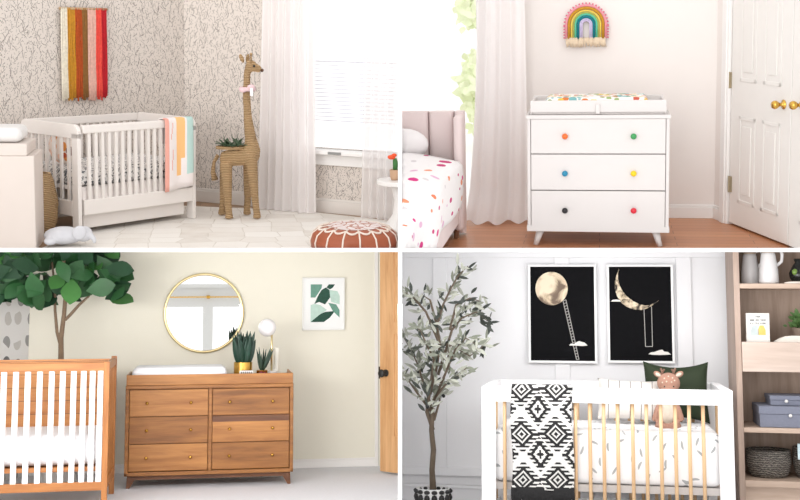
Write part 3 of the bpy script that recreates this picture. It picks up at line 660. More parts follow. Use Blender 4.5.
# ================================================================== ROOM 3: cream nursery with the walnut dresser
r = R3
CREAM = plain('pale cream wall paint', lin(234, 231, 217), .8, .012)
cl = r.at_y(30, 300, 0); cr3 = r.at_y(378, 470, 0); x0, x1 = cl.x, cr3.x
cut(struct(r, 'wall_back', MB().box(x0, x1, 0, .12, -.1, 2.9), CREAM, 'pale cream wall with the round mirror and leaf print'), py=252, keep='down')
PL = rad(58)
o3 = V((cl.x, 0, 0))
cut(struct(r, 'wall_left', MB().box(-3, 0, 0, .1, -.1, 2.9), moon_paper(), 'white wallpaper with grey moon shapes behind the fig tree', o3, PL), py=252, keep='down')
struct(r, 'baseboard_back', MB().box(x0, x1, -.015, 0, 0, .06).box(x0, x1, -.009, 0, .06, .075), WHITE, 'low white baseboard on the cream wall', bevel=.003)
PR = rad(52); o4 = V((x1, 0, 0))
cut(cut(struct(r, 'wall_right', MB().box(0, 2.5, 0, .1, -.1, 2.9), CREAM, 'cream side wall behind the pine door', o4, -PR), py=252, keep='down'), px=398.1, keep='left')
CARP = plain('light grey carpet', lin(224, 225, 230), .95, .06, 60, .5, bscale=300)
fl = struct(r, 'floor', MB().box(-4, 2.5, -4.5, .2, -.06, 0), CARP, 'light grey carpet under the walnut dresser and crib'); cut(fl, px=398.1, keep='left')
# pine door, standing ajar in front of the side wall
dn = V((-sin(rad(50)), -cos(rad(50)), 0)); dd = V((cos(rad(50)), -sin(rad(50)), 0))
dp = r.floor(380, 473.5); dp.z = 0
dr = thing(r, 'door_1', 'honey pine panelled door with a black knob at the right edge', 'door', dp, -rad(50), kind='structure')
PINE = wood('honey pine', lin(190, 140, 92), lin(222, 178, 130), 'z', .4)
def dz_(px, py): q = r.on(px, py, dp, dn); return ((q-dp).dot(dd), q.z)
sx = dz_(393.5, 300)[0]
lf = part('door_leaf', MB().box(0, sx, 0, .04, .02, 2.9).box(sx, .9, .01, .03, .02, 2.9).box(sx, .9, 0, .04, .02, .32).box(sx, .9, 0, .04, dz_(396, 334)[1], dz_(396, 322)[1]), PINE, dr, bevel=.003)
cut(cut(lf, px=398.1, keep='left'), py=252, keep='down')
kx, kz = dz_(386, 373)
part('door_knob', MB().lathe([(.03, 0), (.03, .006), (.012, .012), (.012, .03), (.03, .045), (.034, .06), (.026, .074), (.003, .078)], 22, (kx, 0, kz), mat=Mx.Rotation(pi/2, 3, 'X')), BLACKM, dr, smooth=True, label='black round knob')
part('latch_plate', MB().box(-.012, .0, -.002, .042, kz-.05, kz+.05), BLACKM, dr, label='black latch plate')
struct(r, 'trim_1', MB().box(x1-.03, x1+.0, -.02, 0, 0, 2.4), WHITE, 'white strip of casing beside the pine door')
cut([o for o in C.objects if o.name.startswith('trim_1')][-1], py=252, keep='down')
# ---- dresser
f1 = r.floor(210, 487); yf = f1.y
A_, B_ = r.at_y(126, 380, yf), r.at_y(293.5, 380, yf); W = B_.x-A_.x; cx = (A_.x+B_.x)/2; h = W/2; DD = .46
Z = lambda py, dy=0: r.at_y(210, py, yf+dy).z
zT, zU, zB = Z(374), Z(384.5), Z(474)
print('R3 dresser', W, zT, zU, zB, yf)
WAL = wood('walnut', lin(112, 68, 30), lin(172, 116, 60), 'x', .4, 1.0, (.28, .74)); WALL_ = wood('walnut light', lin(140, 88, 42), lin(188, 132, 74), 'x', .4, .8); WALD = wood('walnut dark', lin(80, 46, 28), lin(122, 78, 48), 'x', .4)
WZ = wood('walnut upright', lin(122, 76, 36), lin(176, 120, 66), 'z', .4)
ds = thing(r, 'walnut_dresser', 'six drawer walnut dresser with tiny brass knobs under the round mirror', 'dresser', (cx, yf, 0))
T = .028
part('cabinet', MB().box(-h, h, -.012, DD, zU-T, zU).box(-h, -h+T, -.012, DD, zB, zU-T).box(h-T, h, -.012, DD, zB, zU-T).box(-h, h, -.012, DD, zB-.0, zB+T).box(-.014, .014, -.008, DD-.02, zB+T, zU-T).box(-h+T, h-T, .02, DD-.01, zB+T, zU-T), WAL, ds, bevel=.004)
tray = part('changing_tray', MB().box(-h+.004, h-.004, -.006, .012, zU+.001, zT).box(-h+.004, -h+.02, .012, DD, zU+.001, zT).box(h-.02, h-.004, .012, DD, zU+.001, zT).box(-h+.02, h-.02, DD-.016, DD, zU+.001, zT-.03), WALL_, ds, bevel=.003)
part('plinth', MB().box(-h+.06, h-.06, .03, .06, zB-.035, zB).box(-h+.06, h-.06, DD-.06, DD-.03, zB-.035, zB), WALD, ds)
for i, sx in enumerate((-1, 1)):
    for k, yb in enumerate((.035, DD-.05)):
        part('leg', MB().add([(sx*(h-.10), yb, zB), (sx*(h-.02), yb, zB), (sx*(h-.02), yb+.035, zB), (sx*(h-.10), yb+.035, zB), (sx*(h-.04), yb, 0), (sx*(h-.015), yb, 0), (sx*(h-.015), yb+.03, 0), (sx*(h-.04), yb+.03, 0)], [(3, 2, 1, 0), (4, 5, 6, 7), (0, 1, 5, 4), (1, 2, 6, 5), (2, 3, 7, 6), (3, 0, 4, 7)]), WALD, ds)
rows = [388.6, 410, 431, 454, 471] ; zz = [Z(388.5), Z(411), Z(433), Z(455.5) ,0]
zz = [Z(q) for q in (387.5, 411, 433.5, 470)]
zz = [zU-T-.004, zU-T-.004-(zU-zB-2*T-.008)/3, zU-T-.004-(zU-zB-2*T-.008)*2/3, zB+T+.004]
KP = MB().lathe([(.004, 0), (.004, .012), (.0085, .016), (.009, .02), (.001, .025)], 14, mat=Mx.Rotation(pi/2, 3, 'X'))
for i in range(3):
    for j, (a, b) in enumerate(((-h+T+.004, -.018), (.018, h-T-.004))):
        m_ = WALL_ if (i+j) % 2 == 0 else WAL
        d = part('drawer', MB().box(a, b, 0, .02, zz[i+1]+.003, zz[i]-.003), m_, ds, bevel=.002)
        if j == 1 and i == 1:
            part('grain_strip', MB().box(a, b, -.0008, .0, zz[i]-.05, zz[i]-.003), WALD, d, label='dark veneer strip')
        for t in (.22, .78):
            kx = a+(b-a)*t; kz = (zz[i]+zz[i+1])/2
            mb = MB().lathe([(.004, 0), (.004, .012), (.012, .016), (.0125, .02), (.001, .026)], 14, (kx, 0, kz), mat=Mx.Rotation(pi/2, 3, 'X'))
            part('knob', mb, BRASS, d, smooth=True, label='small brass knob')
zt = zU+.002
a, b = r.at_y(132, 370, yf+.06), r.at_y(227, 370, yf+.06); zp = Z(366.5, .06)
solo(r, 'changing_pad', MB().box(a.x-cx, b.x-cx, .03, .40, 0, zp-zt), plain('bright white cotton', lin(240, 242, 246), .9, .02), 'white changing pad in the tray on top of the walnut dresser', 'changing pad', (cx, yf, zt), bevel=.05, seg=5, smooth=True)
# items on the dresser: their feet stand inside the tray
ys = yf+.2
def spot(px, yy=ys): p = r.at_y(px, 370, yy); return V((p.x, yy, zt))
u = 1/r.ppm(ys)
pt = thing(r, 'snake_plant', 'tall dark snake plant in a shiny brass pot beside the mirror', 'potted plant', spot(243))
ph = r.at_y(243, 362, ys).z-zt; rr = 9*u
part('pot', MB().lathe([(rr*.96, 0), (rr, .01), (rr, ph), (rr*.93, ph), (rr*.93, ph-.03), (.005, ph-.035)], 32), BRASS, pt, smooth=False, label='brass pot')
fo = MB(); SNK = plain('snake plant green', lin(22, 58, 44), .4, .5, 24)
for i in range(24):
    a = 2*pi*i/24*3.1; q = (i/24)**.5; top = random.uniform(22, 31)*u; b0 = V((cos(a)*rr*.5*q, sin(a)*rr*.5*q, ph-.03)); d = V((cos(a)*.3*q, sin(a)*.25*q-.05, 1))
    leaf(fo, b0, d, V((sin(a*3)*.4, -1, 0)), top+.03, .050, .02, shape=.75, nseg=8, fold=.25)
part('leaves', fo, SNK, pt, smooth=True, solid=.004, fix=False, label='upright dark green leaves')
pt = thing(r, 'small_potted_plant', 'small spiky plant in a brass and red pot beside the globe lamp', 'potted plant', spot(262))
ph = r.at_y(262, 370, ys).z-zt; rr = 5.5*u
part('pot', MB().lathe([(rr*.9, 0), (rr, ph), (rr*.88, ph), (.005, ph-.01)], 24), BRASS, pt)
part('pebbles', MB().ell((-.01, -rr*.9, ph*.75), (.02, .012, .018)).ell((.02, -rr*.9, ph*.72), (.014, .012, .016)), plain('dark red glaze', lin(120, 24, 44), .3), pt, smooth=True, label='dark red ornaments')
fo = MB()
for i in range(11):
    a = 2*pi*i/11*2.3; leaf(fo, V((cos(a)*.01, sin(a)*.01, ph-.01)), V((cos(a)*.35+.12, sin(a)*.25, 1)), V((sin(a), -1, 0)), random.uniform(17, 25)*u, .022, .03, shape=.7, fold=.2)
part('leaves', fo, plain('dusty green leaf', lin(52, 74, 62), .5, .3), pt, smooth=True, solid=.003, fix=False)
lp = thing(r, 'globe_lamp', 'white globe table lamp on a thin gold stem and white round base', 'table lamp', spot(271.5, ys+.1))
gz = r.at_y(267, 328, ys).z-zt
part('base', MB().lathe([(5.5*u, 0), (5.5*u, .075), (5.2*u, .08), (.01, .08)], 32), plain('white marble', lin(236, 236, 236), .3, .04), lp, smooth=False, bevel=.003)
part('stem', MB().tube([(0, 0, .078), (0, 0, gz)], .0085, 12), GOLD, lp, smooth=True)
part('lamp_shade', MB().ell((-4.5*u, 0, gz), (8.8*u, 8.8*u, 8.8*u), 0, 40), plain('opal glass globe', lin(236, 234, 236), .25, .01), lp, smooth=True, label='opal white glass globe')
part('joint', MB().tube([(0, 0, gz), (-3*u, 0, gz)], .01, 10), GOLD, lp)
solo(r, 'pillar_candle', MB().lathe([(.02, 0), (.02, .26), (.017, .265), (.003, .262)], 20), plain('ivory wax', lin(232, 230, 220), .5), 'slim ivory candle standing behind the globe lamp stem', 'candle', spot(276.5, yf+.33), smooth=False)
bk = thing(r, 'name_block', 'little white block with dark lettering before the brass pot', 'block', spot(246.5, yf+.06))
bh = Z(371.2, .06)-zt
part('block', MB().box(-.055, .055, 0, .03, 0, bh), WHITE, bk, bevel=.002)
lt = MB()
for i in range(6): lt.box(-.045+i*.016, -.036+i*.016, -.001, 0, bh-.022, bh-.008)
part('lettering', lt, BLACKM, bk)
# ---- mirror
mc = r.at_y(204, 313, -.02); R_ = (r.at_y(243, 313, -.02).x-r.at_y(165, 313, -.02).x)/2
RX = Mx.Rotation(pi/2, 3, 'X')
mi = thing(r, 'round_mirror', 'large round wall mirror with a thin gold rim above the dresser', 'mirror', mc)
part('mirror_glass', MB().lathe([(R_-.008, 0), (R_-.008, .006), (.0005, .006)], 64, mat=RX), (lambda t: t.set(Base_Color=(.96, .97, .97), Metallic=1.0, Roughness=.01))(NT('mirror silver')), mi)
part('rim', MB().tube([V((cos(2*pi*i/72)*R_, -.008, sin(2*pi*i/72)*R_)) for i in range(73)], .011, 8, cap=False), GOLD, mi, smooth=True)
# ---- leaf print
fa, fb = r.at_y(302.5, 277.5, -.02), r.at_y(344.5, 330, -.02); pc = (fa+fb)/2; w, h_ = (fb.x-fa.x)/2, (fa.z-fb.z)/2
pr = thing(r, 'leaf_print', 'small white framed print of dark green leaves on the cream wall', 'picture', pc)
FRW = plain('white print frame', lin(236, 236, 234), .4)
part('frame', MB().box(-w, w, -.012, .018, -h_, -h_+.012).box(-w, w, -.012, .018, h_-.012, h_).box(-w, -w+.012, -.012, .018, -h_, h_).box(w-.012, w, -.012, .018, -h_, h_), FRW, pr, bevel=.002)
part('paper', MB().box(-w+.012, w-.012, 0, .012, -h_+.012, h_-.012), plain('white art paper', lin(238, 240, 240), .8, .01), pr)
GA = [plain('print deep green', lin(34, 76, 62), .8, .35, 30), plain('print mid green', lin(104, 150, 134), .8, .3, 30), plain('print pale green', lin(186, 212, 202), .8, .15, 30)]
u = (fb.x-fa.x)/345*1.0  # zoomed crop pixels 15..360
ps = lambda pts: [((x-187)*u, (240-y)*u*(2*h_/(420*u))) for x, y in pts]
def blade(pts, m): part('printed_leaf', MB().prism(ps(pts), -.0012-.0004*m, 0), GA[m], pr)
blade([(82, 85), (175, 85), (170, 115), (120, 190), (82, 190)], 1); blade([(82, 85), (92, 85), (100, 130), (110, 185), (82, 190)], 0)
blade([(230, 85), (280, 85), (262, 112), (240, 125), (210, 110)], 0); blade([(235, 130), (300, 140), (320, 180), (318, 245), (250, 225), (240, 180)], 2)
blade([(205, 110), (245, 135), (240, 190), (200, 245), (150, 225), (112, 242), (140, 180), (170, 130)], 0)
blade([(225, 232), (290, 245), (318, 290), (318, 350), (265, 300)], 1); blade([(225, 232), (255, 245), (318, 350), (265, 300)], 0)
blade([(115, 240), (160, 250), (215, 290), (150, 330), (100, 370), (82, 385), (82, 250)], 2)
blade([(82, 385), (140, 330), (200, 305), (280, 298), (240, 350), (190, 385)], 0)
# ---- crib
yc = -1.7
A_, B_ = r.at_y(-14, 400, yc), r.at_y(109, 400, yc); X0 = A_.x-.25; X1 = B_.x; L = X1-X0; Wd = .72
zH = r.at_y(60, 362, yc).z; zR = r.at_y(60, 371.5, yc).z; zM = r.at_y(60, 434, yc+.1).z
print('R3 crib', L, zH, zM)
CW_ = wood('warm cherry', lin(140, 84, 40), lin(182, 122, 66), 'x', .4); CZ_ = wood('warm cherry upright', lin(136, 82, 38), lin(178, 118, 62), 'z', .4); CP_ = wood('warm cherry panel', lin(176, 110, 58), lin(208, 148, 90), 'x', .45, .7)
c3 = thing(r, 'wooden_crib', 'cherry wood crib with white bars and planked back panel, cut by the left edge', 'crib', (X0, yc, 0))
part('top_rail', MB().box(0, L-.035, 0, .035, zR, zH-.006), CW_, c3, bevel=.005, label='cherry top rail')
part('bottom_rail', MB().box(0, L-.035, 0, .035, .14, .20), CW_, c3, bevel=.004)
part('back_panel', MB().box(.03, L-.03, Wd-.03, Wd-.008, .3, zH-.02), CP_, c3, label='planked cherry back panel')
gv = MB(); k = zM+.08
while k < zH-.03: gv.box(.03, L-.03, Wd-.0315, Wd-.0295, k, k+.004); k += .098
part('plank_joints', gv, WALD, c3.children[-1], label='dark plank joints')
part('mattress_support', MB().box(.02, L-.03, .03, Wd-.03, .27, .3), CW_, c3)
WBAR = plain('glossy white bar', lin(238, 236, 236), .35, .01)
xpx = [3, 15, 27, 39, 51, 62, 73, 83, 92, 100]
for px in [-24, -10]+xpx:
    x = r.at_y(px, 400, yc).x-X0
    part('bar', MB().box(x-.019, x+.019, .004, .03, .18, zR+.005), WBAR, c3, bevel=.004, label='white bar')
    
for yy in (0, Wd-.04):
    part('post', MB().box(L-.04, L, yy, yy+.04, 0, zH+.0), CZ_, c3, bevel=.004)
    part('post', MB().box(0, .04, yy, yy+.04, 0, zH+.0), CZ_, c3, bevel=.004)
for z0_, z1_ in ((zR, zH-.01), (.14, .2)): part('end_rail', MB().box(L-.035, L-.005, .04, Wd-.04, z0_, z1_), CW_, c3, bevel=.003)
for i in range(6):
    y = .12+(Wd-.24)*i/5; part('end_bar', MB().box(L-.03, L-.012, y-.012, y+.012, .18, zR+.005), CZ_, c3)
SHT = plain('white fitted sheet', lin(240, 240, 243), .85, .02, 5, .1, bscale=14)
solo(r, 'crib_mattress', MB().box(.03, L-.05, .045, Wd-.045, .305, zM), SHT, 'thick mattress in a plain white sheet inside the cherry wood crib', 'mattress', (X0, yc, 0), bevel=.07, seg=6, smooth=True)
# ---- fiddle leaf fig
yt = -.70; tb = r.at_y(61, 358, yt); u = 1/r.ppm(yt)
fg = thing(r, 'fiddle_leaf_fig', 'tall fiddle leaf fig tree with big green leaves behind the wooden crib', 'potted tree', (tb.x, yt, 0))
BK = plain('grey brown bark', lin(124, 104, 84), .85, .25, 30, .5)
G = lambda px, py, dy=0.0: r.at_y(px, py, yt+dy)-V((tb.x, yt, 0))
tk = MB(); tk.tube([V((0, 0, .2)), G(61, 358), G(61, 338), G(64, 315), G(66, 290), G(64, 262), G(65, 240)], [.03, .022, .02, .017, .015, .012, .008], 10)
tk.tube([G(60.5, 345), G(57, 332), G(55, 310), G(55, 290), G(52, 262)], [.014, .013, .011, .01, .007], 8)
tk.tube([G(65, 320), G(71, 314), G(79, 305), G(88, 297), G(100, 280)], [.012, .012, .011, .009, .006], 8)
tk.tube([G(66, 295), G(70, 280), G(76, 262)], [.012, .01, .007], 8)
part('trunk', tk, BK, fg, smooth=True)
part('pot', MB().lathe([(.13, 0), (.17, .3), (.16, .3), (.15, .26), (.01, .26)], 28), plain('white planter', lin(226, 226, 222), .5), fg, smooth=False)
FIG = [plain('fig leaf green', lin(38, 84, 44), .5, .35, 9), plain('fig leaf dark', lin(24, 62, 36), .65, .3, 9), plain('fig leaf bright', lin(66, 120, 58), .35, .25, 9)]
fo = MB(); rng = random.Random(11)
spots = []
while len(spots) < 122:
    px, py = rng.uniform(-8, 121), rng.uniform(244, 306)
    lim = 302 if px < 62 else (296 if px < 95 else 292)
    if px > 112: lim = 300
    if py > lim: continue
    if 55 < px < 72 and py > 292: continue
    if px < 8 and py < 250: pass
    spots.append((px, py))
for px, py in spots:
    b0 = G(px, py, (rng.uniform(-.3, .35) if px > 40 else rng.uniform(-.45, -.1))); out = b0-G(64, 290)
    d = V((out.x*.9+rng.uniform(-.25, .25), rng.uniform(-.7, .1), rng.uniform(-.35, .45)+out.z*.4))
    c_ = G(px, py, 0); d.normalize(); L_ = rng.uniform(.17, .27)
    leaf(fo, b0-d*L_*.5, d, V((rng.uniform(-.4, .4), -1, rng.uniform(.0, .9))), L_, L_*.62, rng.uniform(.05, .3), rng.choice([0, 0, 0, 1, 1, 2]), 7, .1, shape=1.25)
cut(part('foliage', fo, FIG, fg, smooth=True, fix=False, label='large glossy green leaves'), py=252.2, keep='down')
for o in [q for q in C.objects if q.parent is fg and q.name.startswith('trunk')]: cut(o, py=252.4, keep='down')

# ---- the window wall opposite, seen only in the round mirror
YB = r.cam.y-2.3
def mp(px, py):
    p = r.at_y(px, py, -.02); d = p-r.cam; d.y = -d.y; return p+d*((YB-p.y)/d.y)
zc_, zl2 = mp(204, 284).z, mp(204, 307).z; xa_, xb_ = mp(203, 313).x, mp(213, 313).x
xm0, xm1 = min(xa_, xb_), max(xa_, xb_); zb2 = mp(204, 360).z
struct(r, 'wall_front', MB().box(-1.9, 1.9, YB-.1, YB, zl2, zc_).box(xm0, xm1, YB-.1, YB, zb2, zl2).box(-1.9, 1.9, YB-.1, YB, zb2-.1, zb2).box(-1.9, -1.5, YB-.1, YB, zb2, zl2).box(1.5, 1.9, YB-.1, YB, zb2, zl2).box(-1.9, 1.9, YB, YB+.05, zc_-.07, zc_), plain('soft white wall', lin(200, 200, 197), .7, .01), 'white window wall opposite the dresser, reflected in the round mirror')
zr_ = mp(204, 297).z
cr_ = thing(r, 'curtain_rod', 'thin brass curtain rod reflected in the round mirror', 'curtain rod', (0, YB+.08, zr_))
part('rod', MB().tube([(-1.5, 0, 0), (1.5, 0, 0)], .013, 10), BRASS, cr_, smooth=True)
part('bracket', MB().box(-.03+(xm0+xm1)/2, .03+(xm0+xm1)/2, -.08, .01, -.03, .03), BRASS, cr_)
# ================================================================== ROOM 4: white panelled nursery
r = R4
PANW = plain('white panel paint', lin(236, 236, 238), .6, .01)
X0, X1 = r.at_y(398, 300, 0).x-.2, 2.4
cut(cut(struct(r, 'wall_back', MB().box(X0, X1, 0, .12, -.1, 3.2), PANW, 'white wall with raised battens behind the white and beech crib'), py=252, keep='down'), px=401.9, keep='right')
bt = MB(); W_ = (r.at_y(444, 0).x-r.at_y(437, 0).x)
for px in (440, 562, 684): x = r.at_y(px, 300, 0).x; bt.box(x-.045, x+.045, -.018, 0, r.at_y(440, 467, 0).z, r.at_y(440, 258, 0).z)
zr0, zr1 = r.at_y(440, 475, 0).z, r.at_y(440, 467, 0).z
bt.box(X0, X1, -.02, 0, zr0, zr1+.0).box(X0, X1, -.02, 0, r.at_y(440, 258, 0).z, r.at_y(440, 258, 0).z+.12)
cut(cut(struct(r, 'trim_1', bt, PANW, 'white raised battens on the panelled wall', bevel=.003), py=252, keep='down'), px=401.9, keep='right')
zb1 = r.at_y(440, 484, 0).z
cut(struct(r, 'baseboard_back', MB().box(X0, X1, -.016, 0, 0, zb1).box(X0, X1, -.026, 0, zb1-.02, zb1), PANW, 'tall white baseboard below the panelled wall', bevel=.003), px=401.9, keep='right')
fl = struct(r, 'floor', MB().box(-3, 3, -4, .2, -.06, 0), plain('pale grey floor', lin(214, 214, 216), .7, .05, 20), 'pale grey floor of the white panelled nursery'); cut(fl, px=401.9, keep='right')
# ---- crib
yc = -1.12*1.0
A_, B_ = r.at_y(481.5, 400, yc), r.at_y(733, 400, yc); X0, L = A_.x, B_.x-A_.x; Wd = .70
zT, zR = r.at_y(600, 388.5, yc).z, r.at_y(600, 403.5, yc).z
tw = r.at_y(495.5, 440, yc).x-X0; tk = .045
print('R4 crib L', L, 'H', zT)
WC = plain('snow white crib paint', lin(246, 246, 247), .35, .01); BE = wood('pale beech', lin(204, 164, 122), lin(226, 192, 150), 'z', .4)
c4 = thing(r, 'white_crib', 'white framed crib with round beech bars below the two moon pictures', 'crib', (X0, yc, 0))
part('front_frame', MB().box(0, L, 0, tk, zR, zT).box(0, tw, 0, tk, 0, zR).box(L-tw, L, 0, tk, 0, zR).box(tw, L-tw, .005, tk-.005, .10, .17), WC, c4, bevel=.004)
part('back_frame', MB().box(0, L, Wd-tk, Wd, zR, zT).box(0, tw, Wd-tk, Wd, 0, zR).box(L-tw, L, Wd-tk, Wd, 0, zR).box(tw, L-tw, Wd-tk+.005, Wd-.005, .10, .17), WC, c4, bevel=.004)
for x in (0, L-.05):
    part('side_rail', MB().box(x, x+.05, tk, Wd-tk, zR, zT), WC, c4, bevel=.004)
    part('side_rail', MB().box(x+.005, x+.045, tk, Wd-tk, .10, .17), WC, c4, bevel=.004)
part('mattress_base', MB().box(.03, L-.03, tk+.006, Wd-tk-.006, .30, .335), plain('grey base board', lin(196, 190, 186), .6), c4, label='grey mattress base')
bars = [504.5, 519, 533, 547, 561, 575.5, 590, 604, 618, 633, 647, 661.5, 676, 690, 704]
for px in bars:
    x = r.at_y(px, 440, yc).x-X0
    part('bar', MB().tube([(x, tk/2, .16), (x, tk/2, zR+.01)], .0095, 12), BE, c4, smooth=True, label='round beech bar')
    part('bar', MB().tube([(x, Wd-tk/2, .16), (x, Wd-tk/2, zR+.01)], .0095, 12), BE, c4, smooth=True, label='round beech bar')
for xx in (.025, L-.025):
    for i in range(7):
        y = .11+(Wd-.22)*i/6; part('bar', MB().tube([(xx, y, .16), (xx, y, zR+.01)], .0095, 12), BE, c4, smooth=True, label='round beech bar')
LSH = floral_sheet('grey leaf crib sheet', lin(243, 243, 244), lin(170, 174, 176), 12, .07, .27, 1)
zM, zMb = r.at_y(600, 430, yc+.06).z, r.at_y(600, 480, yc+.06).z
solo(r, 'crib_mattress', MB().box(.062, L-.062, tk+.012, Wd-tk-.012, .337, zM), LSH, 'mattress in a white sheet with grey feathers inside the white and beech crib', 'mattress', (X0, yc, 0), bevel=.035, seg=4, smooth=True)
# pillows
def pillow(mb, w, h, t, n=26, pin_=.10):
    for sgn in (-1, 1):
        def fn(u, v):
            a, b = u*2-1, v*2-1; e = (1-abs(a)**3.2)*(1-abs(b)**3.2); pin = 1-.09*(1-a*a) if False else 1
            return V((a*w*(1-.07*(1-abs(b)**2)), sgn*t*max(0, e)**.55, b*h*(1-pin_*(1-abs(a)**2))))
        mb.grid(fn, n, n)
    return mb
def pil(pxa, pya, pxb, pyb, y, name, label, mat_, rz=0, tilt=-.18, pin_=.10):
    a, b = r.at_y(pxa, pya, y), r.at_y(pxb, pyb, y); c = (a+b)/2
    return solo(r, name, pillow(MB(), (b.x-a.x)/2, (a.z-b.z)/2, .065, 26, pin_), mat_, label, 'pillow', (c.x, y, c.z), 0, extra=Mx.Rotation(tilt, 4, 'X') @ Mx.Rotation(rz, 4, 'Y'), smooth=True, fix=True)
zz = r.at_y(600, 424, yc+.4)
SP = NT('striped linen'); v_ = SP.co((1, 1, 1)); s_ = SP.n('ShaderNodeSeparateXYZ'); SP.put(s_.inputs[0], v_)
fr = SP.m('FRACT', SP.m('MULTIPLY', s_.outputs[0], 17.0)); SP.set(Base_Color=SP.mix(SP.m('LESS_THAN', fr, .06), lin(216, 210, 204), lin(70, 66, 64)), Roughness=.9)
yp = yc+Wd-.13
pil(597, 378, 663, 422, yp-.13, 'striped_pillow', 'off-white pillow with thin dark stripes lying left of the deer doll', SP.mat, .03, -.35)
GV = plain('dark olive velvet', lin(34, 46, 24), .8, .25, 4)
gpz = pil(643, 361, 710, 424, yp+.0, 'velvet_pillow', 'dark green velvet pillow with pointed corners behind the deer doll', GV, 0, -.10, .2)
# deer doll sitting on the mattress
dy = yp-.2; D = lambda px, py, d=0.0: r.at_y(px, py, dy+d)
u = 1/r.ppm(dy); db = D(668, 426); 
dd_ = thing(r, 'deer_doll', 'seated pink knitted deer doll with spotted head and small antlers in the crib', 'doll', db)
E = lambda px, py, d=0.0: D(px, py, d)-db
KN_ = plain('dusty pink knit', lin(168, 128, 110), .95, .08, 60, .5, bscale=240); KC_ = plain('cream knit', lin(206, 194, 178), .95, .06, 60, .4, bscale=240)
mb = MB(); mb.ell(E(668.5, 383), (11*u, 9.5*u, 10*u), n=24).ell(E(669, 391, -.03), (7*u, 7*u, 5.5*u), n=20)
mb.tube([E(668, 396), E(668, 404), E(668, 414), E(668, 423)], [3.5*u, 7*u, 9*u, 9*u], 18)
for sx in (-1, 1):
    mb.tube([E(668+sx*6, 402), E(668+sx*10, 409, -.02), E(668+sx*12.5, 417, -.03), E(668+sx*13.5, 421, -.03)], [3*u, 3.2*u, 3.2*u, 3.2*u], 12)
    mb.tube([E(668+sx*5, 423), E(668+sx*9, 426, -.07), E(668+sx*5, 427.5, -.13), E(668+sx*2, 426.5, -.15)], [4.2*u, 4.2*u, 4*u, 4*u], 12)
part('body', mb, KN_, dd_, smooth=True, remesh=.0065, label='dusty pink knitted body')
part('shirt', MB().tube([E(668, 399), E(668, 404), E(668, 414), E(668, 424)], [5*u, 8.2*u, 9.9*u, 9.9*u], 20), KC_, dd_, smooth=True, label='cream knitted romper')
for sx, px in ((-1, 658), (1, 679)):
    part('ear', MB().ell(E(px, 374.5, .01), (4.6*u, 1.6*u, 2.8*u), mat=Mx.Rotation(.55*sx*-1+(pi if False else 0), 3, 'Y')), KN_, dd_, smooth=True)
    part('ear_lining', MB().ell(E(px-.3*sx, 374.8, -.008), (3.1*u, 1.2*u, 1.7*u), mat=Mx.Rotation(.55*sx*-1, 3, 'Y')), KC_, dd_, smooth=True, label='cream inner ear')
    q_ = 668+sx*5; part('antler', MB().tube([E(q_, 376), E(q_+sx*1.0, 371), E(q_+sx*2.5, 368)], [1.3*u, 1.2*u, .9*u], 8).tube([E(q_+sx*.8, 372.5), E(q_-sx*1.5, 369)], [1*u, .8*u], 8), plain('brown knit', lin(120, 90, 76), .95), dd_, smooth=True, label='brown antler')
sp = MB()
for px, py in ((664, 378), (668, 376), (672, 377.5), (666, 381), (671, 381.5), (674, 380), (662, 382)):
    e = E(px, py); dx, dz = (px-668.5)/11, (383-py)/10; k = max(.1, 1-dx*dx-dz*dz)**.5; sp.ell(V((e.x, -9.5*u*k, e.z)), (.8*u, .6*u, .8*u), n=8)
part('spots', sp, KC_, dd_, smooth=True, label='cream spots')
part('eyes', MB().ell(E(664, 386)+V((0, -8.6*u, 0)), (.8*u,)*3, n=8).ell(E(673, 386)+V((0, -8.6*u, 0)), (.8*u,)*3, n=8), BLACKM, dd_, smooth=True, label='black bead eyes')
part('nose', MB().ell(E(668.7, 388.5)+V((0, -10.2*u, 0)), (1.6*u, 1*u, 1.2*u), n=10), plain('brown knit', lin(120, 90, 76)), dd_, smooth=True)
# ---- aztec blanket over the front rail
xa, xb = r.at_y(511.5, 440, yc-.02).x-X0, r.at_y(573, 440, yc-.02).x-X0
zl = r.at_y(540, 490, yc-.02).z; NV1, NW = 104, 62; Lf = zT-zl
def bf(u, v):
    w = .006*sin(u*9+2)+.004*sin(u*23)
    if v < .82: q = v/.82; z = zl+(Lf+.004)*q; y = -.012-.004*sin(q*7+u*4)-w*(1-q); x = 0
    else:
        q = (v-.82)/.18
        if q < .35: y = -.012+(tk+.02)*(q/.35); z = zT+.006+.008*sin(pi*q/.35)
        else: y = tk+.010; z = zT+.004-.12*(q-.35)/.65
        x = 0
    return V((xa+(xb-xa)*u+.006*sin(v*8)-.012*(1-v)*0, y, z))
def az(i, j):
    X, Y = i, 104-j                     # pixel-like cells from the top of the front
    def hit(x, y, a, b, big):
        dx, dy = abs(x), abs(y); d = dx/a+dy/b
        if big:
            if d < .15: return 1
            if d < .28: return 0
            if d < .46: return 1
            if d < .58: return 0
            return 1 if d < .82 or (d < 1.12 and int(dy+.5) % 4 < 2) else 0
        if d < .30: return 1 if (dx < 1.5 or dy < 1.5 or d < .2) else 0
        if d < .56: return 0
        return 1 if d < .86 or (d < 1.12 and int(dy+.5) % 4 < 2) else 0
    for k in range(-1, 4):
        for cxx, big, oy in ((10, 1, 3), (45, 1, 2), (27.5, 0, 23), (-7.5, 0, 23), (62.5, 0, 23)):
            x, y = X-cxx, Y-(oy+46*k)
            if hit(x, y, 17 if big else 12, 17 if big else 17, big): return 1
    return 0
BW = [plain('off white weave', lin(218, 216, 212), .95, .04, 50, .4, bscale=300), plain('charcoal weave', lin(34, 33, 34), .95, .15, 50, .4, bscale=300)]
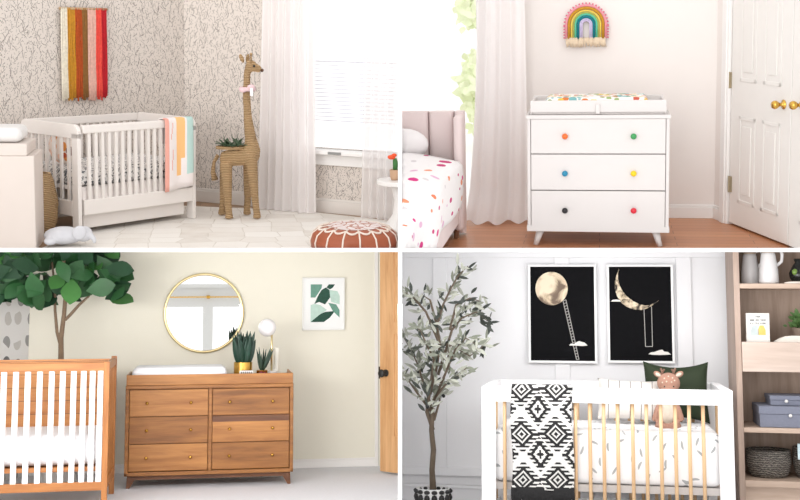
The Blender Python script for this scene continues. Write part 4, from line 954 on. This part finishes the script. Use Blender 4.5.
bl = thing(r, 'patterned_blanket', 'black and white zigzag diamond blanket hanging over the white crib rail', 'blanket', (X0, yc, 0))
part('cloth', MB().grid(bf, NW, 127, 0, az), BW, bl, smooth=True, solid=.006, fix=False)
fr = MB(); zf = r.at_y(540, 503, yc-.02).z
for i in range(90):
    u_ = (i+.5)/90; x = xa+(xb-xa)*u_; fr.tube([(x, -.014, zl+.012), (x+random.uniform(-.004, .004), -.018, (zl+zf)/2), (x+random.uniform(-.008, .008), -.014, zf)], [.006, .006, .004], 5)
part('fringe', fr, BW[1], bl, smooth=True, label='black yarn fringe')
# ---- two pictures
def frame(pa, pb, name, label):
    a, b = r.at_y(*pa, -.04), r.at_y(*pb, -.04); c = (a+b)/2; w, h = (b.x-a.x)/2, (a.z-b.z)/2
    f = thing(r, name, label, 'picture', c, 0, 'moon pictures on the panelled wall'); t = .014
    part('frame', MB().box(-w, w, -.012, .018, -h, -h+t).box(-w, w, -.012, .018, h-t, h).box(-w, -w+t, -.012, .018, -h+t, h-t).box(w-t, w, -.012, .018, -h+t, h-t), plain('white picture frame', lin(244, 244, 244), .4, .01), f, bevel=.002)
    part('poster', MB().box(-w+t, w-t, 0, .01, -h+t, h-t), plain('near black poster', lin(20, 20, 22), .95, .2, 30, Specular_IOR_Level=.1), f)
    u = 1/r.ppm(-.04)
    def P(px, py, y=-.002): q = r.at_y(px, py, -.04)-c; return V((q.x, y, q.z))
    return f, P, u
mn = NT('printed moon'); nz = mn.noise(mn.co(), 9, 6, .8); MOON = mn.set(Base_Color=mn.ramp(nz, [(.40, lin(120, 102, 88)), (.48, lin(206, 186, 158)), (.58, lin(236, 220, 194))]), Roughness=.8)
mn2 = NT('printed crescent'); nz = mn2.noise(mn2.co(), 26, 6, .8); MOON2 = mn2.set(Base_Color=mn2.ramp(nz, [(.38, lin(60, 54, 50)), (.5, lin(196, 178, 150)), (.62, lin(238, 224, 200))]), Roughness=.8)
INK = plain('white print ink', lin(236, 232, 226), .8, .02); INKG = plain('grey print ink', lin(170, 168, 164), .8, .05)
f, P, u = frame((528, 264.5), (597.5, 363.5), 'moon_picture', 'framed black poster of a full moon with a ladder and a cloud')
c = P(551.5, 288.5)
part('printed_moon', MB().prism([(c.x+cos(2*pi*i/48)*15.8*u, c.z+sin(2*pi*i/48)*16.4*u) for i in range(48)], -.002, 0), MOON, f)
ld_ = MB(); a0, a1, b0, b1 = P(563, 301), P(576.5, 359.5), P(566, 300), P(579, 359.5)
def strip(mb, p, q, w, y=-.0025):
    d = (q-p).normalized(); n = V((-d.z, 0, d.x))*w; mb.prism([((p+n).x, (p+n).z), ((q+n).x, (q+n).z), ((q-n).x, (q-n).z), ((p-n).x, (p-n).z)], y, 0)
strip(ld_, a0, a1, .35*u); strip(ld_, b0, b1, .35*u)
for i in range(22): t = i/21; strip(ld_, a0.lerp(a1, t), b0.lerp(b1, t)+V((0, 0, .3*u)), .3*u)
part('printed_ladder', ld_, INKG, f)
def cloud(P, pts): return MB().prism([(P(*p).x, P(*p).z) for p in pts], -.0035, 0)
part('printed_cloud', cloud(P, [(569, 345.5), (571, 343.5), (574, 344), (576, 342.5), (579, 341), (582, 342), (584.5, 342.5), (587.5, 345.5), (582, 346), (575, 345.5)]), INK, f)
f, P, u = frame((606.5, 264.5), (675, 363.5), 'moon_picture', 'framed black poster of a crescent moon with a hanging swing and clouds')
out = [(619, 269), (616.5, 275), (614.8, 282), (615, 290), (617, 296), (621, 302.5), (627, 307), (634, 309.5), (641, 310), (647, 308.5), (653, 305), (659, 300.5)]
inn = [(656, 302), (650, 305), (645, 305.5), (639, 304), (633, 301), (627, 296.5), (622.5, 291), (619.5, 285), (618, 279), (618, 273)]
part('printed_crescent', MB().prism([(P(*p).x, P(*p).z) for p in out+inn], -.002, 0), MOON2, f)
sw = MB()
for p, q in (((644, 309), (645.5, 346.5)), ((651.5, 306.5), (652.5, 346.5)), ((645.5, 346.5), (652.5, 346.5))): strip(sw, P(*p), P(*q), .32*u)
part('printed_swing', sw, INKG, f)
part('printed_cloud', cloud(P, [(648.5, 354), (651, 352.3), (654, 352), (657, 351), (660, 350), (662.5, 349.7), (664, 351.5), (668, 352), (671, 354.5), (660, 355), (652, 354.7)]), INK, f)
part('printed_cloud', cloud(P, [(610.5, 301.5), (613, 299.8), (616, 299.5), (619.5, 299.8), (621, 301.6)]), INK, f)
# ---- olive tree in patterned pot
yo = -.62; ob = r.at_y(433, 495, yo); ob.z = 0
ot = thing(r, 'olive_tree', 'slender olive tree with grey green leaves in a patterned white pot', 'potted tree', ob)
O = lambda px, py, d=0.0: r.at_y(px, py, yo+d)-ob
u = 1/r.ppm(yo); pz = O(433, 487.5).z
part('pot', MB().lathe([(12*u, 0), (15*u, pz*.4), (16.5*u, pz), (15.3*u, pz), (14.5*u, pz-.05), (.01, pz-.05)], 32), plain('white glazed pot', lin(232, 232, 232), .35), ot, label='white pot')
dts = MB()
for k, z in enumerate((pz*.78, pz*.5, pz*.93)):
    for i in range(14):
        a = 2*pi*(i+.5*(k % 2))/14; rr = (16.15*u if k == 0 else (15.3*u if k == 1 else 16.5*u)); dts.ell((cos(a)*rr, sin(a)*rr, z), (.018, .018, .022 if k < 2 else .012), n=8)
part('pot_pattern', dts, BLACKM, ot, smooth=True, label='black marks round the pot')
part('soil', MB().lathe([(14*u, pz-.045), (.01, pz-.03)], 24), plain('dark soil', (.03, .022, .016), .95), ot)
TB = plain('olive bark', lin(104, 90, 76), .9, .3, 30, .6)
part('trunk', MB().tube([O(433, 487)-V((0, 0, .06)), O(433, 487), O(432, 470), O(433.5, 450), O(431.5, 430), O(432.5, 408)], [.024, .019, .016, .0155, .0145, .013], 10), TB, ot, smooth=True)
BR = [[(433, 430), (427, 412), (429, 395), (436, 370), (440, 345), (437, 325), (443, 305), (450, 290), (458, 276), (468, 266)],
      [(432, 408), (424, 385), (418, 365), (411, 350), (404, 338)], [(434, 400), (446, 372), (455, 350), (466, 338), (478, 345)],
      [(440, 345), (426, 312), (414, 298), (404, 292), (402, 289)], [(438, 375), (452, 330), (462, 318), (476, 312), (490, 323)],
      [(432, 412), (418, 394), (408, 380), (402, 372)], [(437, 325), (430, 300), (424, 296)], [(450, 330), (456, 305), (470, 298), (482, 302)],
      [(429, 395), (434, 360), (420, 330), (412, 325)], [(446, 372), (450, 345), (470, 356), (486, 344)], [(434, 420), (440, 400), (437, 385)], [(433, 400), (445, 385), (458, 376), (466, 368)]]
OM = [plain('olive leaf pale', lin(166, 168, 156), .6, .2, 40), plain('olive leaf grey', lin(118, 122, 108), .6, .25, 40), plain('olive leaf dark', lin(52, 58, 52), .6, .3, 40)]
rng = random.Random(5); fo = MB(); ov = MB()
for bi, path in enumerate(BR):
    k = len(path); pp_ = [O(px, py, .16*math.sin(bi*2.1)*(i/(k-1))) for i, (px, py) in enumerate(path)]
    r0 = .0085 if bi else .012
    cut(part('branch', MB().tube(pp_, [r0*(1-.75*i/(k-1)) for i in range(k)], 8), TB, ot, smooth=True), px=401.9, keep='right')
    tot = 0
    for i in range(k-1):
        if i == 0: continue
        seg = pp_[i+1]-pp_[i]; n = int(seg.length/.0065)
        for q in range(n):
            b0 = pp_[i]+seg*rng.random()+V((rng.uniform(-.03, .03), rng.uniform(-.06, .06), rng.uniform(-.03, .03)))
            d = seg.normalized()*.7+V((rng.uniform(-1, 1), rng.uniform(-.7, .7), rng.uniform(-.8, .8)))
            dark = (bi in (4,) and i > 2) or rng.random() < .16
            leaf(fo, b0, d, V((rng.uniform(-.6, .6), -1, rng.uniform(-.2, .8))), rng.uniform(.05, .085), rng.uniform(.014, .022), .1, 2 if dark else (0 if rng.random() < .6 else 1), 4, .05, shape=.95)
            if rng.random() < .012: ov.ell(b0, (.011, .011, .014), n=8)
cut(part('foliage', fo, OM, ot, smooth=True, fix=False, label='narrow grey green leaves'), px=401.9, keep='right')
cut(part('olives', ov, BLACKM, ot, smooth=True, label='black olives'), px=401.9, keep='right')
# ---- bookcase
yb = -.62; bs = r.at_y(743, 400, yb)
OK_ = wood('pale oak upright', lin(150, 128, 114), lin(186, 164, 150), 'z', .5, .8); OKX = wood('pale oak shelf', lin(176, 152, 134), lin(206, 184, 166), 'x', .5, .8); OKB = wood('brushed oak back', lin(150, 128, 112), lin(184, 162, 146), 'z', .6, 1.0)
xl = r.at_y(737, 400, yb).x; xi = r.at_y(743, 400, yb).x; BW_ = 1.0; dep = .40
bk = thing(r, 'oak_bookcase', 'tall pale oak open bookcase with four shelves and a deep drawer bin', 'bookcase', (xl, yb, 0))
z = lambda py, d=0.0: r.at_y(770, py, yb+d).z
ztop = 3.0
t = xi-xl
# the case is turned a little so that its left side shows
TURN = rad(-0)
cut(part('side_panel', MB().box(0, t, 0, dep, .12, ztop), OK_, bk, bevel=.002), py=252, keep='down')
cut(part('side_panel', MB().box(BW_-t, BW_, 0, dep, .12, ztop), OK_, bk, bevel=.002), py=252, keep='down')
cut(part('back_panel', MB().box(t, BW_-t, dep-.02, dep-.002, .14, ztop), OKB, bk), py=252, keep='down')
sh = {'top': (283.5, 288.5), 'mid': (428, 433), 'low': (481, 487.5)}
for k_, (a, b) in sh.items(): part('shelf', MB().box(t, BW_-t, 0, dep-.02, z(b), z(a)), OKX, bk, bevel=.002)
zb0, zb1 = z(372), z(342)
part('drawer_bin', MB().box(t+.002, BW_-t-.002, -.004, .016, zb0, zb1).box(t, BW_-t, .016, dep-.02, zb0, zb0+.015), wood('whitewashed oak', lin(186, 166, 152), lin(208, 190, 178), 'x', .5), bk, bevel=.003, label='planked bin front')
part('foot_board', MB().box(t, BW_-t, .03, .05, .04, z(487.5)), OKX, bk)
for sx in (0, BW_-.05): part('leg', MB().tube([(sx+.025, .05, .12), (sx+.025, .05, 0)], [.025, .018], 12), OK_, bk)
S = lambda px, pz, d: V((r.at_y(px, 300, yb+d).x, yb+d, pz))
# pitchers
ztp = z(283.5)+.001; CER = plain('white enamel', lin(226, 224, 224), .35, .01); TANC = plain('raw clay band', lin(190, 170, 152), .8, .05)
def pitcher(px, d, w, hh, label, hs=1):
    p = thing(r, 'enamel_pitcher', label, 'pitcher', S(px, ztp, d), 0, 'white pitchers on the top shelf')
    part('body', MB().lathe([(w*.95, 0), (w, .01), (w*.93, hh*.4), (w*.72, hh*.8), (w*.66, hh*.86)], 32), CER, p, smooth=True)
    part('rim', MB().lathe([(w*.665, hh*.86), (w*.68, hh*.97), (w*.78, hh*1.04), (w*.74, hh*1.04), (w*.62, hh*.95), (w*.60, hh*.86)], 32, cap=False), TANC, p, smooth=True, label='unglazed clay rim')
    part('handle', MB().tube([(w*.6, 0, hh*.93), (w*1.15, 0, hh*.98), (w*1.4, 0, hh*.82), (w*1.3, 0, hh*.62), (w*.78, 0, hh*.5)], .009, 10), CER, p, smooth=True)
    for o in list(p.children): cut(o, py=252.2, keep='down')
u = 1/r.ppm(yb+.12)
pitcher(751, .24, 9.0*u, 34*u, 'white pitcher in the shelf corner, left and smaller of the two')
pitcher(769.5, .10, 9.3*u, 34*u, 'white pitcher with a curled handle, in front and right of the other')
bv = thing(r, 'black_vase', 'black glazed vase with a green spot at the right end of the top shelf', 'vase', S(800, ztp, .12))
part('body', MB().lathe([(.03, 0), (.05, .03), (.055, .06), (.035, .10), (.02, .12), (.028, .14), (.022, .14), (.018, .12)], 24), plain('black glaze', lin(24, 26, 24), .2), bv, smooth=True)
part('glaze_spot', MB().ell((-.028, -.04, .065), (.016, .012, .018)), plain('olive glaze', lin(110, 140, 60), .3), bv, smooth=True, label='green glaze spot')
solo(r, 'papers', MB().lathe([(.06, 0), (.06, .006), (.03, .012), (.005, .013)], 20), plain('pale shell', lin(232, 222, 212), .6), 'flat pale dish beside the black vase on the top shelf', 'dish', S(796, ztp, .03)).name = 'small_dish'
# book standing in the bin
u = 1/r.ppm(yb+.03)
bb_ = S(757, z(372)+.017, .05); ba, bbm = r.at_y(745.5, 313, yb+.05), r.at_y(769, 313, yb+.05)
bo = thing(r, 'picture_book', 'white picture book with a grey and yellow drawing standing in the oak bin', 'book', bb_)
hw, hb__ = (bbm.x-ba.x)/2, ba.z-bb_.z
part('cover', MB().box(-hw, hw, 0, .022, 0, hb__), plain('white book cover', lin(224, 222, 216), .5, .01), bo, bevel=.002)
PB = lambda px, py: r.at_y(px, py, yb+.05)-bb_
for nm, x0_, x1_, y0_, y1_, c, lb in (('drawing', 751, 758.5, 325.5, 335, lin(190, 200, 200), 'grey drawing'), ('drawing', 758, 765.5, 325.5, 335, lin(226, 190, 104), 'yellow drawing')):
    a, b = PB(x0_, y1_), PB(x1_, y0_); w = (b.x-a.x); hh = b.z-a.z
    part(nm, MB().prism([(a.x, a.z), (b.x, a.z), (b.x, a.z+hh*.5), (a.x+w*.75, b.z), (a.x+w*.25, b.z), (a.x, a.z+hh*.5)], -.001, 0), plain(lb+' print', c, .7, .15, 40), bo, label=lb)
tl_ = MB()
def words_(mb, x, y, rows_, char=1.05, hgt=1.4):
    GL = {'F': [(0,0,.25,1),(0,.8,1,1),(0,.42,.8,.6)], 'R': [(0,0,.25,1),(0,.8,1,1),(.75,.5,1,1),(0,.4,1,.58),(.65,0,.95,.4)], 'O': [(0,0,.25,1),(.75,0,1,1),(0,.8,1,1),(0,0,1,.2)], 'M': [(0,0,.2,1),(.8,0,1,1),(.4,.3,.6,1),(0,.8,1,1)],
          'H': [(0,0,.25,1),(.75,0,1,1),(0,.4,1,.6)], 'E': [(0,0,.25,1),(0,.8,1,1),(0,0,1,.2),(0,.42,.8,.6)], 'A': [(0,0,.25,1),(.75,0,1,1),(0,.8,1,1),(0,.35,1,.55)], 'D': [(0,0,.25,1),(.7,.15,.95,.85),(0,.8,.8,1),(0,0,.8,.2)], 'L': [(0,0,.25,1),(0,0,1,.2)], 'I': [(.38,0,.62,1)], 'T': [(.38,0,.62,1),(0,.8,1,1)], 'S': [(0,.8,1,1),(0,.42,1,.6),(0,0,1,.2),(0,.5,.25,1),(.75,0,1,.5)], 'N': [(0,0,.25,1),(.75,0,1,1),(.25,.5,.75,.8)], ' ': []}
    for s_, yy in rows_:
        xx = x-len(s_)*char/2
        for chh in s_:
            for a in GL.get(chh, GL['H']):
                p, q = PB(xx+a[0]*char*.75, yy-a[1]*hgt), PB(xx+a[2]*char*.75, yy-a[3]*hgt); mb.box(min(p.x, q.x), max(p.x, q.x), -.0012, 0, min(p.z, q.z), max(p.z, q.z))
            xx += char
words_(tl_, 758, 0, [('FROM', 317.5), ('HERE AND THERE', 321), ('A LITTLE STORE', 324.3)], 1.15, 1.7)
part('title', tl_, plain('pale grey lettering', lin(110, 114, 118), .7), bo, label='pale grey title lettering')
# papers in the bin
pa = MB()
for i in range(5):
    p, q = r.at_y(776-i*.5, 343, yb+.07+.03*i), r.at_y(803, 338-i*.2, yb+.07+.03*i)
    pa.grid(lambda u_, v_, i=i: V((p.x+.32*u_*1.0, yb+.04+.03*i+.02*v_, z(372)+.02+(zb1-z(372)+.028-.02)*v_-(.028*(1-min(1, u_*4))**2)*v_+.006*sin(u_*5+i)*v_))-V((p.x, yb, z(372)+.02)), 12, 4)
solo(r, 'paper_stack', pa, plain('cream papers', lin(232, 226, 216), .7), 'loose cream papers leaning in the oak bin below the small plant', 'papers', (r.at_y(776, 343, yb+.07).x, yb, z(372)+.02), solid=.002, fix=False)
# small plant
pz_ = r.at_y(800, 346, yb+.25).z
fp = thing(r, 'small_fern', 'small leafy green plant in a brown pot above the oak bin', 'potted plant', V((r.at_y(801, 340, yb+.28).x, yb+.24, zb0+.016)))
u = 1/r.ppm(yb+.28); zpo = r.at_y(800, 328, yb+.28).z-zb0-.016
part('pot', MB().lathe([(6*u, 0), (9*u, zpo*.9), (9.5*u, zpo), (8.5*u, zpo), (.01, zpo-.02)], 24), plain('brown clay pot', lin(150, 132, 118), .8), fp, smooth=False)
fo = MB()
for i in range(150):
    a = rng.uniform(0, 2*pi); e = rng.uniform(.0, 1.5); d = V((cos(a)*cos(e), sin(a)*cos(e), sin(e))); b0 = V((0, 0, zpo))+d*rng.uniform(.02, .085)
    leaf(fo, b0, d+rv()*.5, V((0, -1, .3)), rng.uniform(.025, .045), .016, .1, 0, 3)
part('foliage', fo, plain('fresh green leaf', lin(92, 128, 72), .5, .35, 40), fp, smooth=True, fix=False)
# storage boxes
FEL = plain('slate grey felt', lin(128, 132, 148), .95, .1, 80, .3); FEL2 = plain('slate grey felt rim', lin(100, 104, 118), .95, .1, 80)
zs1 = z(428)+.001
def sbox(px0, py0, py1, pyl, d0, zbase, w, dd2, name, label, kpx):
    a = r.at_y(px0, py1, yb+d0); b_ = thing(r, name, label, 'storage box', V((a.x, yb+d0, zbase)), 0, 'slate grey storage boxes')
    h0 = r.at_y(px0, pyl, yb+d0).z-zbase; h1 = r.at_y(px0, py0, yb+d0).z-zbase
    part('box', MB().box(0.004, w-.004, .004, dd2-.004, 0, h0), FEL, b_, bevel=.003)
    part('lid', MB().box(0, w, 0, dd2, h0, h1), FEL, b_, bevel=.003)
    kx = r.at_y(kpx, pyl, yb+d0).x-a.x
    part('clasp', MB().lathe([(.004, 0), (.004, .008), (.010, .012), (.008, .018), (.001, .019)], 14, (kx, 0, h0-.005), mat=Mx.Rotation(pi/2, 3, 'X')), plain('pearl knob', lin(224, 222, 220), .3), b_, smooth=True, label='pale round clasp')
    return zbase+h1
zb_ = sbox(759.5, 406, 427.5, 414, .02, zs1, .34, .30, 'felt_box', 'larger slate grey lidded box on the shelf, carrying the smaller one', 790)
sbox(770, 395.5, 405.5, 400, .07, zb_+.001, .26, .22, 'felt_box', 'smaller slate grey lidded box, on top of the larger one', 786)
# baskets
RB = NT('grey rope basket'); v_ = RB.co(); w_ = RB.n('ShaderNodeTexWave', wave_type='BANDS', bands_direction='Z'); RB.put(w_.inputs['Vector'], v_); w_.inputs['Scale'].default_value = 26; w_.inputs['Distortion'].default_value = 6; w_.inputs['Detail'].default_value = 3; w_.inputs['Detail Scale'].default_value = 3
RB.set(Base_Color=RB.mix(w_.outputs['Fac'], lin(78, 74, 70), lin(168, 160, 150)), Roughness=.9); RB.bump(w_.outputs['Fac'], .9, .02)
zl_ = z(481)+.001; u = 1/r.ppm(yb+.18)
def bask(px, d, rr, hh, label):
    return solo(r, 'rope_basket', MB().lathe([(rr*.72, 0), (rr*.88, hh*.12), (rr, hh*.5), (rr*.99, hh), (rr*.93, hh), (rr*.9, hh*.5), (rr*.7, .02), (.01, .015)], 36, cap=True), RB.mat, label, 'basket', S(px, zl_, d), 0, 'grey woven baskets on the bottom shelf', smooth=True)
bask(763.3, .19, 20.6*u, 25*u, 'round grey woven basket on the bottom shelf, the empty one in the left corner')
bask(808, .19, 19*u, 28*u, 'grey woven basket at the right edge holding a pale blue card')
ca = S(799, zl_+23*u, .09)
cdd = thing(r, 'greeting_card', 'pale blue card with a lighter print standing in the right grey basket', 'card', ca)
part('card', MB().box(-.035, .04, 0, .004, -.03, .055), plain('pale blue card', lin(206, 228, 234), .6, .02), cdd)
part('print', MB().box(-.022, .04, -.001, 0, -.0, .035), plain('blue print', lin(120, 176, 200), .7, .3, 60), cdd, label='blue print')
# pale rug below the bookcase
p0, p1 = r.floor(736, 492), r.floor(800, 520)
solo(r, 'pale_rug', MB().box(.80, 1.7, -1.35, -.66, .002, .012), plain('pale blue grey rug', lin(222, 226, 230), .95, .05, 40, .4), 'pale blue grey rug on the floor before the oak bookcase', 'rug')
# ================================================================== the white boards between the four rooms
mat_e = Mx.Translation(CAM)
t = 4/F; y0, y1 = 6.4*KD, 14.0*KD
GUT = plain('bright white board', (.98, .98, .98), .6, .005)
vb = MB().box(-t*y0/2, t*y0/2, y0, y1, -4.5, 3)
o = bpy.data.objects.new('wall_partition', vb.mesh('wall_partition', GUT, False, True)); C.objects.link(o); o.matrix_world = Mx.Translation(CAM); tag(o, 'thin white upright board that parts the left rooms from the right rooms', 'wall', kind='structure')
ang = -math.atan((250-PY)/F)
hb = MB().box(-5, 5, y0, y1, -t*y0/2, t*y0/2)
o = bpy.data.objects.new('ceiling_partition', hb.mesh('ceiling_partition', GUT, False, True)); C.objects.link(o); o.matrix_world = Mx.Translation(CAM) @ Mx.Rotation(ang, 4, 'X'); tag(o, 'thin white level board that parts the upper rooms from the lower rooms', 'ceiling', kind='structure')
# cuts
bpy.context.view_layer.update()
for ob, k in CUTS:
    keep = k['keep']
    if 'px' in k: a, b = wdir(k['px'], 0), wdir(k['px'], 500)
    else: a, b = wdir(0, k['py']), wdir(800, k['py'])
    n = a.cross(b).normalized()
    want = {'left': V((-1, 0, 0)), 'right': V((1, 0, 0)), 'up': V((0, 0, 1)), 'down': V((0, 0, -1))}[keep]
    if n.dot(want) > 0: n = -n          # n points to the side that goes
    inv = ob.matrix_world.inverted(); co = inv @ CAM; no = (ob.matrix_world.to_3x3().transposed() @ n).normalized()
    bm = bmesh.new(); bm.from_mesh(ob.data)
    g = bmesh.ops.bisect_plane(bm, geom=bm.verts[:]+bm.edges[:]+bm.faces[:], plane_co=co, plane_no=no, clear_outer=True)
    ed = [e for e in g['geom_cut'] if isinstance(e, bmesh.types.BMEdge)]
    if ed and not any(m.type == 'SOLIDIFY' for m in ob.modifiers): bmesh.ops.holes_fill(bm, edges=ed, sides=0)
    bm.to_mesh(ob.data); bm.free()
# ------------------------------------------------------------------ light
w = bpy.data.worlds.new('sky'); bpy.context.scene.world = w; w.use_nodes = True
bg = w.node_tree.nodes['Background']; bg.inputs[0].default_value = (1.0, .99, .985, 1); bg.inputs[1].default_value = 1.25
def sun(name, d, st, ang, col=(1, 1, 1)):
    l = bpy.data.lights.new(name, 'SUN'); l.energy = st; l.angle = rad(ang); l.color = col
    o = bpy.data.objects.new(name, l); C.objects.link(o); o.rotation_euler = V(d).to_track_quat('-Z', 'Y').to_euler(); return o
sun('sun_light', (.35, .93, -.04), .9, 40, (1, .98, .96))
HM = Mx.Translation(CAM) @ Mx.Rotation(ang, 4, 'X')
def add_fill_light(x, y, sx, sy, en, col):  # fill light added to brighten the lower rooms, no fixture hangs there
    l = bpy.data.lights.new('fill_light', 'AREA'); l.shape = 'RECTANGLE'; l.size = sx; l.size_y = sy; l.energy = en; l.color = col
    o = bpy.data.objects.new('fill_light', l); C.objects.link(o); o.matrix_world = HM @ Mx.Translation(V((x, y, -.03-sy/2*.8))) @ Mx.Rotation(rad(52), 4, 'X')
add_fill_light(-.3, 6.1, .5, .5, 14, (1, .97, .93))
add_fill_light(-2.3, 6.1, 1.7, .5, 46, (1, .97, .93))
add_fill_light(.8, 5.75, 2.0, .4, 12, (1, .99, .99))
vs = bpy.context.scene.view_settings; vs.view_transform = 'Standard'; vs.look = 'None'; vs.exposure = 0.12; vs.gamma = 1; vs.use_curve_mapping = False
